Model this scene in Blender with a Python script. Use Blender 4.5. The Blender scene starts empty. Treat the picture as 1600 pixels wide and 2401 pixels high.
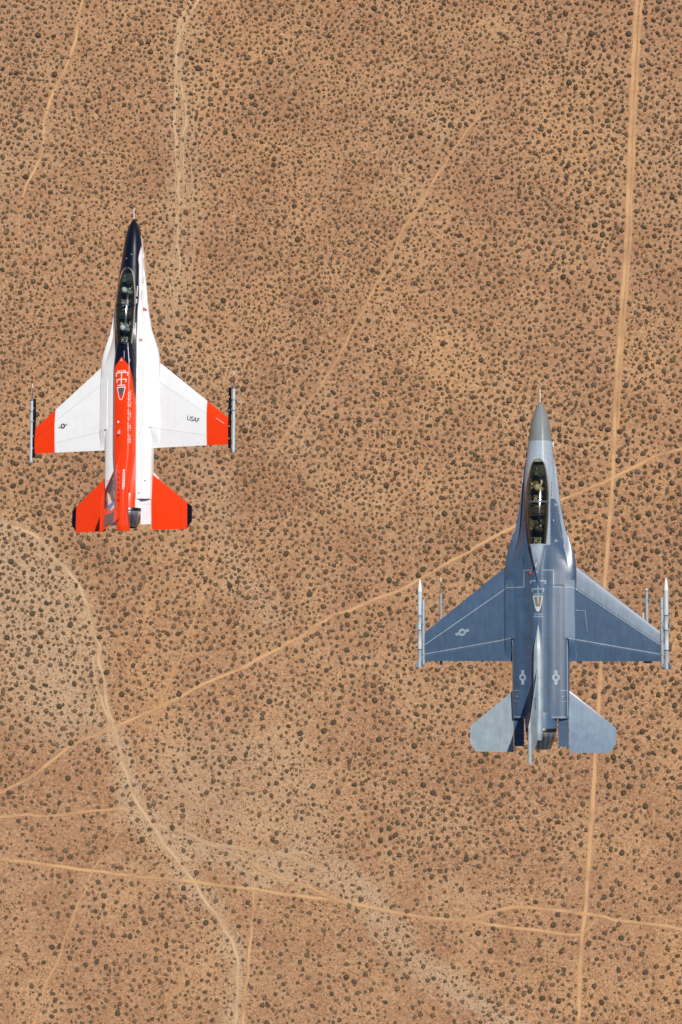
import bpy, math, random
import numpy as np
from mathutils import Matrix, Vector
R = math.radians
rng = np.random.default_rng(7)
random.seed(7)
scn = bpy.context.scene
C = scn.collection

# ------------------------------------------------------------------ camera, sky, sun, exposure
CAM_H = 1100.0                                   # metres over the desert floor
F = 4800.0 / 2401.0                              # focal length over picture height
cam = bpy.data.cameras.new("camera"); co = bpy.data.objects.new("camera", cam); C.objects.link(co)
co.location = (0, 0, CAM_H); co.rotation_euler = (0, 0, 0)
cam.sensor_fit = 'VERTICAL'; cam.sensor_height = 36.0; cam.lens = 36.0 * F
cam.clip_start = 0.5; cam.clip_end = 20000.0
scn.camera = co

SUN = Vector((0.225, 0.50, 1.06)).normalized()    # direction towards the sun
w = bpy.data.worlds.new("World"); scn.world = w; w.use_nodes = True
nt = w.node_tree; nt.nodes.clear()
out = nt.nodes.new("ShaderNodeOutputWorld"); bg = nt.nodes.new("ShaderNodeBackground")
sky = nt.nodes.new("ShaderNodeTexSky"); sky.sky_type = 'NISHITA'; sky.sun_disc = False
sky.sun_elevation = math.asin(SUN.z); sky.sun_rotation = math.atan2(SUN.x, SUN.y)
sky.altitude = 1500.0
bg.inputs[1].default_value = 0.05
nt.links.new(sky.outputs[0], bg.inputs[0]); nt.links.new(bg.outputs[0], out.inputs[0])
sl = bpy.data.lights.new("sun", 'SUN'); so = bpy.data.objects.new("sun", sl); C.objects.link(so)
sl.energy = 3.8; sl.angle = R(0.53); sl.color = (1.0, 0.95, 0.87)
so.rotation_euler = SUN.to_track_quat('Z', 'Y').to_euler(); so.location = (60, 60, CAM_H + 60)
scn.view_settings.view_transform = 'Standard'; scn.view_settings.look = 'None'
scn.view_settings.exposure = 0.0; scn.view_settings.gamma = 1.0
scn.cycles.transparent_max_bounces = 24

# ------------------------------------------------------------------ helpers
def lin(r, g, b):
    return tuple((c / 255 / 12.92) if c / 255 <= 0.04045 else ((c / 255 + 0.055) / 1.055) ** 2.4 for c in (r, g, b))

def tag(o, label=None, cat=None, group=None, kind=None):
    if label: o['label'] = label
    if cat: o['category'] = cat
    if group: o['group'] = group
    if kind: o['kind'] = kind
    return o

def link(o, parent=None):
    C.objects.link(o)
    if parent: o.parent = parent
    return o

class MB:
    """collects vertices, faces and per-vertex colours, then becomes one mesh object"""
    def __init__(s): s.v = []; s.f = []; s.c = []; s.n = 0
    def add(s, v, f, col=(.5, .5, .5)):
        v = np.asarray(v, float).reshape(-1, 3)
        c = np.asarray(col, float)
        if c.ndim == 1: c = np.tile(c[:3], (len(v), 1))
        s.v.append(v); s.c.append(c[:, :3]); s.f += [tuple(int(i) + s.n for i in q) for q in f]; s.n += len(v)
        return s
    def grid(s, P, col=(.5, .5, .5), wrap_u=False, keep=None, flip=False):
        P = np.asarray(P, float); nu, nv = P.shape[:2]
        a = np.arange(nu * nv).reshape(nu, nv)
        if wrap_u: a = np.vstack([a, a[:1]])
        q = np.stack([a[:-1, :-1], a[1:, :-1], a[1:, 1:], a[:-1, 1:]], -1).reshape(-1, 4)
        if keep is not None: q = q[keep.reshape(-1)]
        if flip: q = q[:, ::-1]
        c = np.asarray(col, float)
        if c.ndim > 1: c = c.reshape(-1, 3)
        return s.add(P.reshape(-1, 3), q.tolist(), c)
    def box(s, c, h, col=(.5, .5, .5), rz=0.0):
        x, y, z = c; a, b, d = h
        pts = []
        for i, j, k in ((-1,-1,-1),(1,-1,-1),(1,1,-1),(-1,1,-1),(-1,-1,1),(1,-1,1),(1,1,1),(-1,1,1)):
            px, py = i * a, j * b
            pts.append((x + px * math.cos(rz) - py * math.sin(rz), y + px * math.sin(rz) + py * math.cos(rz), z + k * d))
        return s.add(pts, [(3,2,1,0),(4,5,6,7),(0,1,5,4),(1,2,6,5),(2,3,7,6),(3,0,4,7)], col)
    def lathe(s, prof, centre=(0, 0, 0), n=28, col=(.5, .5, .5), cols=None, sx=1.0, sz=1.0):
        """prof: (y, radius) along +y"""
        th = np.linspace(0, 2 * math.pi, n, endpoint=False)
        y = np.array([p[0] for p in prof]); r = np.array([p[1] for p in prof])
        P = np.stack([np.outer(np.cos(th), r) * sx + centre[0], np.tile(y, (n, 1)) + centre[1], np.outer(np.sin(th), r) * sz + centre[2]], -1)
        if cols is not None: col = np.tile(np.array(cols, float)[None], (n, 1, 1))
        return s.grid(P, col, wrap_u=True)
    def build(s, name, mat, parent=None, smooth=True, angle=35):
        me = bpy.data.meshes.new(name)
        V = np.concatenate(s.v); me.from_pydata(V.tolist(), [], s.f)
        at = me.color_attributes.new("paint", 'FLOAT_COLOR', 'POINT')
        c = np.ones((len(V), 4)); c[:, :3] = np.concatenate(s.c); at.data.foreach_set("color", c.ravel().astype(np.float32))
        if smooth:
            me.polygons.foreach_set("use_smooth", [True] * len(me.polygons))
            try: me.set_sharp_from_angle(angle=R(angle))
            except Exception: pass
        me.materials.append(mat); me.update()
        return link(bpy.data.objects.new(name, me), parent)

def lerp_tab(s, xs, ys):                          # smooth (monotone cubic) table lookup
    xs = np.array(xs, float); ys = np.array(ys, float); s = np.asarray(s, float)
    h = np.diff(xs); d = np.diff(ys) / h; m = np.zeros(len(xs)); m[0] = d[0]; m[-1] = d[-1]
    for i in range(1, len(xs) - 1):
        if d[i-1] * d[i] > 0: m[i] = 2 * d[i-1] * d[i] / (d[i-1] + d[i])
    t = np.clip(s, xs[0], xs[-1]); i = np.clip(np.searchsorted(xs, t) - 1, 0, len(xs) - 2)
    u = (t - xs[i]) / h[i]
    return ((2*u**3 - 3*u**2 + 1) * ys[i] + (u**3 - 2*u**2 + u) * h[i] * m[i] + (-2*u**3 + 3*u**2) * ys[i+1] + (u**3 - u**2) * h[i] * m[i+1])

def sstep(a, b, x):
    t = np.clip((np.asarray(x, float) - a) / (b - a), 0, 1); return t * t * (3 - 2 * t)

# ------------------------------------------------------------------ materials
def new_mat(name):
    m = bpy.data.materials.new(name); m.use_nodes = True
    n = m.node_tree; n.nodes.clear()
    o = n.nodes.new("ShaderNodeOutputMaterial"); b = n.nodes.new("ShaderNodeBsdfPrincipled")
    n.links.new(b.outputs[0], o.inputs[0]); return m, n, b, o

def paint_mat(name, rough=0.35, metal=0.0, wear=0.12, coat=0.0, bump=0.0, streak=0.0, spec=0.5, nose_matte=0.0):
    m, n, b, o = new_mat(name)
    at = n.nodes.new("ShaderNodeAttribute"); at.attribute_name = "paint"
    tc = n.nodes.new("ShaderNodeTexCoord")
    mp = n.nodes.new("ShaderNodeMapping"); mp.inputs['Scale'].default_value = (5.0, 0.8, 5.0)
    n1 = n.nodes.new("ShaderNodeTexNoise"); n1.inputs['Scale'].default_value = 2.2; n1.inputs['Detail'].default_value = 8; n1.inputs['Roughness'].default_value = 0.65
    n2 = n.nodes.new("ShaderNodeTexNoise"); n2.inputs['Scale'].default_value = 1.3; n2.inputs['Detail'].default_value = 9; n2.inputs['Roughness'].default_value = 0.72
    n.links.new(tc.outputs['Object'], n1.inputs['Vector']); n.links.new(tc.outputs['Object'], mp.inputs['Vector']); n.links.new(mp.outputs[0], n2.inputs['Vector'])
    r1 = n.nodes.new("ShaderNodeMapRange"); r1.inputs[1].default_value = .3; r1.inputs[2].default_value = .7; r1.inputs[3].default_value = 1 - wear; r1.inputs[4].default_value = 1 + wear
    r2 = n.nodes.new("ShaderNodeMapRange"); r2.inputs[1].default_value = .35; r2.inputs[2].default_value = .68; r2.inputs[3].default_value = 1 - streak; r2.inputs[4].default_value = 1 + streak
    n.links.new(n1.outputs[0], r1.inputs[0]); n.links.new(n2.outputs[0], r2.inputs[0])
    mu = n.nodes.new("ShaderNodeMath"); mu.operation = 'MULTIPLY'; n.links.new(r1.outputs[0], mu.inputs[0]); n.links.new(r2.outputs[0], mu.inputs[1])
    vm = n.nodes.new("ShaderNodeVectorMath"); vm.operation = 'SCALE'
    n.links.new(at.outputs['Color'], vm.inputs[0]); n.links.new(mu.outputs[0], vm.inputs['Scale'])
    n.links.new(vm.outputs[0], b.inputs['Base Color'])
    rr = n.nodes.new("ShaderNodeMapRange"); rr.inputs[3].default_value = rough * 0.8; rr.inputs[4].default_value = rough * 1.25
    n.links.new(n2.outputs[0], rr.inputs[0]); ro = rr.outputs[0]
    if nose_matte:                               # the radome and nose carry a flatter coating than the rest
        se = n.nodes.new("ShaderNodeSeparateXYZ"); n.links.new(tc.outputs['Object'], se.inputs[0])
        q = n.nodes.new("ShaderNodeMapRange"); q.inputs[1].default_value = 4.6; q.inputs[2].default_value = 5.6; q.inputs[3].default_value = 0; q.inputs[4].default_value = nose_matte; n.links.new(se.outputs[1], q.inputs[0])
        a_ = n.nodes.new("ShaderNodeMath"); a_.operation = 'ADD'; n.links.new(ro, a_.inputs[0]); n.links.new(q.outputs[0], a_.inputs[1]); ro = a_.outputs[0]
    n.links.new(ro, b.inputs['Roughness'])
    b.inputs['Metallic'].default_value = metal; b.inputs['Coat Weight'].default_value = coat; b.inputs['Coat Roughness'].default_value = 0.12 if rough < .3 else .28
    b.inputs['Specular IOR Level'].default_value = spec
    if bump:
        bp = n.nodes.new("ShaderNodeBump"); bp.inputs['Strength'].default_value = bump; bp.inputs['Distance'].default_value = 0.02
        n.links.new(n1.outputs[0], bp.inputs['Height']); n.links.new(bp.outputs[0], b.inputs['Normal'])
    return m

M_GLOSS = paint_mat("gloss_paint", rough=0.28, wear=0.03, streak=0.02, coat=0.15, bump=0.06)
M_MATTE = paint_mat("matte_paint", coat=0.22, rough=0.37, wear=0.13, streak=0.10, bump=0.04, spec=0.9, nose_matte=0.35)
M_PART = paint_mat("part_paint", rough=0.45, wear=0.05, streak=0.03)
M_METAL = paint_mat("nozzle_metal", rough=0.32, metal=0.85, wear=0.22, streak=0.15)
M_CLOTH = paint_mat("cloth", rough=0.85, wear=0.15, streak=0.05, bump=0.3)
M_RAIL = paint_mat("rail_paint", rough=0.6, wear=0.1, spec=0.15)
M_DARK = paint_mat("cockpit_dark", rough=0.7, wear=0.15)

def glass_mat(name, tint, refl=0.10):
    m = bpy.data.materials.new(name); m.use_nodes = True; n = m.node_tree; n.nodes.clear()
    o = n.nodes.new("ShaderNodeOutputMaterial"); mx = n.nodes.new("ShaderNodeMixShader")
    t = n.nodes.new("ShaderNodeBsdfTransparent"); t.inputs[0].default_value = (*tint, 1)
    g = n.nodes.new("ShaderNodeBsdfGlossy"); g.inputs['Roughness'].default_value = 0.13; g.inputs[0].default_value = (.9, .92, .95, 1)
    fr = n.nodes.new("ShaderNodeFresnel"); fr.inputs[0].default_value = 1.5
    ma = n.nodes.new("ShaderNodeMath"); ma.operation = 'MULTIPLY_ADD'; ma.inputs[1].default_value = 1.1; ma.inputs[2].default_value = refl * .3
    n.links.new(fr.outputs[0], ma.inputs[0]); n.links.new(ma.outputs[0], mx.inputs[0])
    n.links.new(t.outputs[0], mx.inputs[1]); n.links.new(g.outputs[0], mx.inputs[2]); n.links.new(mx.outputs[0], o.inputs[0])
    return m
GLASS_CLEAR = glass_mat("canopy_glass_clear", (.90, .94, .93))
GLASS_GOLD = glass_mat("canopy_glass_gold", (.88, .83, .60))

# ------------------------------------------------------------------ shape of the two-seat jet (x right, s aft of nose tip, z up)
TS = [0, .12, .3, .75, 1.2, 1.65, 2.25, 2.6, 3.1, 3.95, 4.8, 5.2, 5.7, 6.2, 6.7, 7.5, 8.2, 9.3, 10.5, 12.0, 12.85]
def Wf(s): return lerp_tab(s, TS, [.008, .095, .20, .343, .422, .477, .545, .63, .71, .80, .94, 1.02, 1.20, 1.36, 1.44, 1.45, 1.40, 1.18, 1.165, 1.15, 1.13])
def Bf(s): return lerp_tab(s, TS, [.008, .095, .20, .343, .422, .477, .545, .59, .63, .69, .76, .81, .92, 1.04, 1.16, 1.28, 1.27, 1.15, 1.14, 1.13, 1.11])
def Tf(s): return lerp_tab(s, TS, [.008, .08, .16, .29, .38, .45, .55, .61, .69, .78, .81, .81, .81, .80, .79, .77, .75, .745, .74, .72, .66])
def Zm(s): return lerp_tab(s, [0, 1.5, 3.0, 6, 13], [-.03, .0, .08, .09, .09])
def Ef(s): return lerp_tab(s, [0, 2.2, 3.0, 4.5, 6.7, 13], [0, 0.0, .03, .045, .06, .07])
def Mf(s): return lerp_tab(s, [0, 2.2, 4.0, 6.2, 9.0, 13], [2.0, 2.0, 1.9, 1.35, 1.2, 1.3])
def Df(s): return lerp_tab(s, TS, [.008, .09, .19, .36, .45, .52, .60, .64, .68, .74, .80, .84, .88, .92, .95, .98, .95, .90, .85, .70, .62])
def Hbody(x, s):
    x = np.abs(np.asarray(x, float)); s = np.asarray(s, float)
    b = Bf(s); top = Tf(s); base = Zm(s) + Ef(s)
    u = np.clip(x / b, 0, 1)
    old = base + (top - base) * np.power(np.clip(1 - u ** 2.25, 0, 1), 1 / Mf(s))
    Wd = Wf(s); xt = x * np.where(s < 7.5, 1.42 / np.maximum(Wd, .5), 1.0)
    deck = lerp_tab(xt, [0, .15, .30, .45, .60, .85, 1.10, 1.42, 1.50], [.77, .757, .69, .592, .515, .452, .382, .262, .23]) + (top - .77) * np.exp(-(x / .5) ** 2)
    deck = deck - (.262 - np.interp(s, [7, 8, 9, 9.66], [.262, .215, .19, .165])) * np.clip((xt - .85) / .57, 0, 1) ** 1.3
    deck = base + (deck - base) * np.sqrt(np.clip(1 - np.clip(x / Wd, 0, 1) ** 30, 0, 1))
    return old + (deck - old) * sstep(5.3, 7.0, s)
def Hbot(x, s):
    x = np.abs(np.asarray(x, float)); s = np.asarray(s, float)
    bb = np.minimum(Bf(s), lerp_tab(s, [0, 2.25, 4, 7, 13], [.01, .545, .62, .72, .66]))
    bb = np.where(s < 2.25, Wf(s), bb)
    u = np.clip(x / bb, 0, 1)
    return Zm(s) - Ef(s) - Df(s) * np.power(np.clip(1 - u ** 2.6, 0, 1), 1 / 2.2)
def cw(s): return lerp_tab(s, [2.37, 2.45, 2.63, 3.06, 3.5, 3.93, 4.7, 5.3, 5.93], [.02, .15, .265, .355, .41, .436, .425, .39, .325])
def ch(s): return lerp_tab(s, [2.37, 2.63, 3.06, 3.5, 3.93, 4.5, 5.0, 5.5, 5.93], [.0, .12, .27, .37, .43, .46, .44, .38, .29])
def sill(s): return Hbody(cw(s), s) + 0.012
# left jet: broad dorsal spine from canopy to tail;   right jet: short fairing behind canopy and a slim fin fairing
def spine(x, s, kind):
    x = np.abs(np.asarray(x, float)); s = np.asarray(s, float)
    if kind == 'white':
        tw = lerp_tab(s, [5.8, 7.0, 9.5, 11, 12, 14.3], [.22, .26, .25, .19, .15, .14]); bw = lerp_tab(s, [5.8, 7.0, 10.6, 12, 12.8, 14.3], [.36, .50, .50, .36, .26, .23])
        tz = lerp_tab(s, [5.8, 6.2, 7, 11, 13, 14.0, 14.3], [.98, 1.01, 1.02, 1.0, 1.02, 1.0, .93]); bz = lerp_tab(s, [5.8, 12, 13, 14.3], [.60, .58, .60, .66])
        on = (s > 5.8) & (s < 14.3)
    else:
        a = lerp_tab(s, [5.8, 7.4], [.325, .012]); b = lerp_tab(s, [9.05, 9.4, 10.2, 11, 13.2, 13.72], [.01, .075, .19, .205, .19, .12])
        bw = np.where(s < 8.2, a, b); tw = bw * np.where(s < 8.2, .72, .45)
        tz = np.where(s < 8.2, lerp_tab(s, [5.8, 6.4, 7.4], [1.05, 1.0, .82]), lerp_tab(s, [9.05, 10.2, 12, 13.4, 13.72], [.76, .98, 1.02, .98, .88]))
        bz = np.where(s < 8.2, .70, lerp_tab(s, [9.05, 12, 13.72], [.70, .66, .55]))
        on = ((s > 5.8) & (s < 7.4)) | ((s > 9.05) & (s < 13.72))
    u = np.clip((x - tw) / np.maximum(bw - tw, 1e-3), 0, 1)
    z = bz + (tz - .03 * np.clip(x / np.maximum(tw, .01), 0, 1) ** 2 - bz) * np.sqrt(np.clip(1 - u ** 2.2, 0, 1))
    return np.where(on & (x < bw), z, -9.0), tw, bw

def LE(x): return np.interp(np.abs(x), [1.45, 4.8], [6.73, 9.38])
def LEFL(x): return np.interp(np.abs(x), [1.45, 4.8], [7.59, 9.84])
def FLP(x): return np.interp(np.abs(x), [1.14, 4.8], [9.65, 10.29])
TE = 10.55
def wing_t_(x, s):
    c0 = LE(x); c = TE - c0; v = np.clip((s - c0) / c, 0, 1)
    return c * .040 * .5 * (4.2 * np.sqrt(np.clip(v, 0, 1)) * (1 - v) ** .9 * .62 + .35 * (1 - v)) * (v < 1) + .006
DROOP = math.tan(R(5.0))
def wing_z_(x, s): return .10 - DROOP * np.clip(LEFL(x) - s, 0, 9) * .85 - .03 * np.clip(s - FLP(x), 0, 9)
def root_fill(x, s):                              # raised fairing where the wing blends into the body
    x = np.abs(np.asarray(x, float)); tab = lerp_tab(x, [0, .85, 1.10, 1.42, 1.50], [.452, .452, .382, .262, .23]) + .012
    return np.maximum(0, tab - wing_z_(x, s) - wing_t_(x, s)) * sstep(1.47, 1.425, x) * sstep(10.5, 9.6, s) * sstep(7.10, 7.28, s)
def wing_t(x, s): return wing_t_(x, s) + root_fill(x, s) / 2
def wing_z0(x, s): return wing_z_(x, s) + root_fill(x, s) / 2
def Hwing(x, s): return wing_z0(x, s) + wing_t(x, s)
def Htop(x, s, kind):
    x = np.asarray(x, float); s = np.asarray(s, float)
    b = np.where(np.abs(x) < Wf(s), np.where(s < 12.85, Hbody(x, s), .2), -9)
    wgn = np.where((np.abs(x) > 1.0) & (np.abs(x) < 4.8) & (s > LE(x)) & (s < TE), Hwing(x, s), -9)
    return np.maximum(np.maximum(b, wgn), spine(x, s, kind)[0])

# ------------------------------------------------------------------ paint schemes
WHITE = np.array(lin(242, 243, 245)); NAVY = np.array(lin(4, 11, 34)); ORANGE = np.array(lin(255, 48, 6)) ; ORANGE[:] = (.93, .050, .002)
DGREY = np.array(lin(68, 92, 120)); LGREY = np.array(lin(158, 171, 186)); RADOME = np.array(lin(122, 128, 129)); TAILG = np.array(lin(160, 175, 184))
LINEG = np.array(lin(156, 172, 186)); BLACK = np.array((.012, .013, .018))

def navy_w(s): return lerp_tab(s, [0, .75, .85, 1.35, 1.9, 2.3, 3.0, 3.8, 4.5, 5.4, 6.4, 7.2, 8, 8.6], [.5, .5, .46, .44, .42, .47, .52, .56, .545, .55, .53, .52, .52, .52])
def mixc(a, b, t):
    t = np.asarray(t, float)[..., None]; return a * (1 - t) + b * t
def body_paint(x, s, z, kind):
    ax = np.abs(x); sh = x.shape
    if kind == 'white':
        col = np.broadcast_to(WHITE, sh + (3,)).copy()
        top = z > Zm(s) - .02
        nose = (s < .80)
        navy = ((ax < navy_w(s)) & ((z > Zm(s) - .02)) & (s < 8.75)) | (nose & (z > -.42))
        tn = np.where(navy, 1.0, 0.0); near = (s > .85) & (s < 8.7) & top; tn = np.where(near, np.clip(.5 + (navy_w(s) - ax) / .028, 0, 1), tn)
        col = mixc(col, NAVY, tn)
        # orange arrow and orange tail top; the arrow's right edge runs back to the spine's side
        ow = np.where(s < 6.95, (s - 6.52) * .82, lerp_tab(s, [6.95, 7.4, 8.45, 8.74, 8.76], [.37, .44, .50, .535, .535]))
        col = mixc(col, ORANGE, np.where((s > 6.5) & (z > .3), np.clip(.5 + (ow - ax) / .028, 0, 1), 0))
        wl = (np.abs(ax - .565) < .022) & (s > 6.6) & (s < 12.9) & False
        lines = [(s, v) for v in (6.25, 7.3, 8.0, 8.6, 9.55, 10.65, 11.4, 12.3, 12.55)] + [(ax, .82), (ax, 1.06)]
        for q, v in lines:
            m = (np.abs(q - v) < .012) & (ax > .57) & (s > 5.9); col[m] *= .93
        for q0 in np.arange(7.6, 10.6, .17):
            m = (np.abs(s - q0) < .011) & (x < -.68) & (x > -1.02); col[m] *= .95
        return col
    col = np.broadcast_to(DGREY, sh + (3,)).copy()
    # pale forward fuselage with a rounded rear border beside the canopy
    fb = np.where(x > 0, 4.0 - 1.1 * np.clip((np.abs(x) - .60) / .30, -1, 1) ** 2 * (np.abs(x) > .60) * -.9, 3.6)
    fb = np.where((x > 0) & (ax < .50), 5.9, fb); fb = np.where(x < 0, 3.3 + 1.2 * sstep(.60, .45, ax), fb)
    m = (s < fb) | (s < 3.2)
    lit_edge = (x > 0) * sstep(.0, .07, ax - (.66 + (s - 4.0) / 6.5)) * sstep(6.4, 5.2, s)  # highlight along the right shoulder, painted into the colour as a pale edge
    col = mixc(col, LGREY, np.where(m, 1.0, lit_edge))
    col[(s < 1.62)] = RADOME
    col[(np.abs(s - 1.63) < .014)] *= .75
    col[(np.abs(s - 2.25 - ax * ax * .9) < .014)] *= .8
    for v in (6.75, 7.15, 7.95, 8.5, 9.4, 9.65, 10.3, 11.2, 12.1):
        mm = (np.abs(s - v) < .012) & (s > 6.3); col[mm] *= .84
    for v in (.62, .98, 1.12):
        mm = (np.abs(ax - v) < .010) & (s > 6.4); col[mm] *= .86
    dk = sstep(9.3, 9.6, s) * .10 * (ax > .2); col = col * (1 - dk[..., None])
    return col

def spine_paint(x, s, z, kind):
    if kind == 'white':
        col = np.broadcast_to(NAVY, x.shape + (3,)).copy(); ax = np.abs(x)
        ow = np.where(s < 6.95, (s - 6.52) * .82, lerp_tab(s, [6.95, 7.4, 8.45, 8.74, 8.76], [.37, .44, .52, .70, .9]))
        col = mixc(col, ORANGE, np.where(s > 6.5, np.clip(.5 + (ow - ax) / .028, 0, 1), 0))
        for v in (9.9, 11.3, 12.6, 13.75):
            col[np.abs(s - v) < .010] *= .82
        return col
    col = np.broadcast_to(TAILG, x.shape + (3,)).copy()
    m = s < 8; k = sstep(6.2, 7.4, s)
    c2 = mixc(LGREY, DGREY * 1.25, k); col[m] = c2[m]
    for v in (10.1, 11.2, 12.4): col[np.abs(s - v) < .012] *= .8
    return col

def surf_paint(part, x, s, kind):
    col = np.broadcast_to(WHITE if kind == 'white' else DGREY, x.shape + (3,)).copy(); ax = np.abs(x)
    if part == 'wing':
        if kind == 'white':
            col[ax > 3.765] = ORANGE
            ln = np.zeros(x.shape, bool)
            for v in (1.9, 2.25, 2.75): ln |= (np.abs(ax - v) < .010) & (s > 7.9 + (ax - 1.4) * .67) & (s < 9.75)
            for v in (8.7, 9.1, 9.45): ln |= (np.abs(s - v - .06 * ax) < .010) & (ax > 1.45) & (ax < 2.3)
            ln &= ax < 3.76
            col[ln] *= .95
            w1 = (ax > 1.45) & (ax < 2.6) & (s > 8.2) & (x > 0); nz = np.sin(x * 37) * np.sin(s * 29 + x * 11) ; col[w1 & (nz > .82)] *= .955
        else:
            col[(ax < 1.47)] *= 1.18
            for v in (2.2, 3.0, 3.76): col[(np.abs(ax - v) < .010) & (s > FLP(x))] *= .8
            col[(np.abs(s - LEFL(x) + .10) < .045)] = np.array(lin(92, 110, 128))
            col[(np.abs(s - FLP(x) - .04) < .022)] *= 1.25
    if part == 'lef' and kind != 'white':
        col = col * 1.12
        if np.mean(x) > 0: col = np.broadcast_to(np.array(lin(112, 130, 150)), x.shape + (3,)).copy()  # right flap coloured paler, sunlight on its droop put into the paint
    if part == 'tail':
        if kind == 'white':
            col[:] = ORANGE; col[ax > 2.745] = NAVY * .7
        else:
            col[:] = TAILG if np.mean(x) < 0 else np.array(lin(124, 144, 166))  # left tail lighter, right darker: the fall of light put into the colour
    return col

# ------------------------------------------------------------------ generic slab (wings, tails, fins)
def slab(mb, a0, a1, na, e0, e1, nc, mid, thick, paint, place):
    """a: span axis, e0(a)..e1(a): chord; place(a, c, off) -> xyz"""
    A = np.linspace(a0, a1, na); Vv = np.linspace(0, 1, nc)
    aa, vv = np.meshgrid(A, Vv, indexing='ij'); ss = e0(aa) + (e1(aa) - e0(aa)) * vv
    t = thick(aa, ss); m = mid(aa, ss); col = paint(aa, ss)
    up = place(aa, ss, m + t); lo = place(aa, ss, m - t)
    P = np.concatenate([up, lo[:, ::-1]], 1); Cc = np.concatenate([col, col[:, ::-1]], 1)
    mb.grid(np.transpose(P, (1, 0, 2)), np.transpose(Cc, (1, 0, 2)), wrap_u=True)
    for k in (0, -1):
        q = np.stack([up[k], lo[k]], 0); mb.grid(q, np.stack([col[k], col[k]], 0))
def L(x, s, z):                                   # model coordinates -> object coordinates (origin at wing, nose towards +y)
    x, s, z = np.broadcast_arrays(np.asarray(x, float), s, z); return np.stack([x, 8.0 - s, z], -1)

# ------------------------------------------------------------------ markings laid on the skin
def mk_strip(mb, pts, w, kind, col, h=.007, top=None):
    top = top or (lambda x, s: Htop(x, s, kind))
    for (xa, sa), (xb, sb) in zip(pts[:-1], pts[1:]):
        ln = math.hypot(xb - xa, sb - sa); n = max(2, int(ln / .05) + 1); t = np.linspace(0, 1, n)
        x = xa + (xb - xa) * t; s = sa + (sb - sa) * t; nx, ns = -(sb - sa) / ln * w / 2, (xb - xa) / ln * w / 2
        P = np.stack([L(x + nx, s + ns, top(x + nx, s + ns) + h), L(x, s, top(x, s) + h), L(x - nx, s - ns, top(x - nx, s - ns) + h)], 0)
        mb.grid(P, col)
def mk_poly(mb, pts, kind, col, h=.007, top=None, cell=.035):
    """fill a polygon with small cells that follow the skin"""
    top = top or (lambda x, s: Htop(x, s, kind))
    P = np.array(pts, float); c = P.mean(0); n = len(P)
    steps = max(1, int(np.abs(P - c).max() / cell))
    for i in range(n):
        a, b = P[i], P[(i + 1) % n]
        u = np.linspace(0, 1, steps + 1); v = np.linspace(0, 1, 3)
        uu, vv = np.meshgrid(u, v, indexing='ij')
        xy = c + uu[..., None] * ((a + (b - a) * vv[..., None]) - c)
        mb.grid(L(xy[..., 0], xy[..., 1], top(xy[..., 0], xy[..., 1]) + h), col)
_font_cache = {}
def text_mesh(body):
    if body in _font_cache: return _font_cache[body]
    cu = bpy.data.curves.new("lettering", 'FONT'); cu.body = body; cu.resolution_u = 3; cu.offset = .012
    ob = bpy.data.objects.new("lettering", cu); C.objects.link(ob); bpy.context.view_layer.update()
    me = ob.to_mesh(); V = np.array([v.co[:] for v in me.vertices]); Fc = [tuple(p.vertices) for p in me.polygons]
    ob.to_mesh_clear(); C.objects.unlink(ob); bpy.data.objects.remove(ob); bpy.data.curves.remove(cu)
    V[:, 0] -= V[:, 0].min(); V[:, 1] -= V[:, 1].min(); _font_cache[body] = (V, Fc); return V, Fc
def mk_text(mb, body, x, s, ang, height, length, kind, col, h=.009, top=None, place=None):
    """centre x,s; ang: reading direction, 0 = towards +x, 90 = towards the nose"""
    V, Fc = text_mesh(body); top = top or (lambda x, s: Htop(x, s, kind))
    u = (V[:, 0] / V[:, 0].max() - .5) * length; v = (V[:, 1] / V[:, 1].max() - .5) * height
    a = R(ang); X = x + u * math.cos(a) - v * math.sin(a); Y = u * math.sin(a) + v * math.cos(a)
    if place is not None: mb.add(place(X, s - Y), Fc, col); return
    mb.add(L(X, s - Y, top(X, s - Y) + h), Fc, col)
def mk_insignia(mb, x, s, r, ang, kind, ring, star, bar, h=.007):
    a = R(ang); ca, sa = math.cos(a), math.sin(a)
    def T(p): return [(x + u * ca - v * sa, s - (u * sa + v * ca)) for u, v in p]
    for sg in (-1, 1):
        mk_poly(mb, T([(sg * r * .9, -r * .42), (sg * r * 2.0, -r * .42), (sg * r * 2.0, r * .42), (sg * r * .9, r * .42)]), kind, bar, h)
    mk_poly(mb, T([(r * math.cos(t), r * math.sin(t)) for t in np.linspace(0, 2 * math.pi, 24, endpoint=False)]), kind, ring, h + .004)
    st = []
    for k in range(10):
        rr = r * (.84 if k % 2 == 0 else .32); t = math.pi / 2 + k * math.pi / 5; st.append((rr * math.cos(t), rr * math.sin(t)))
    mk_poly(mb, T(st), kind, star, h + .008)

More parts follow.
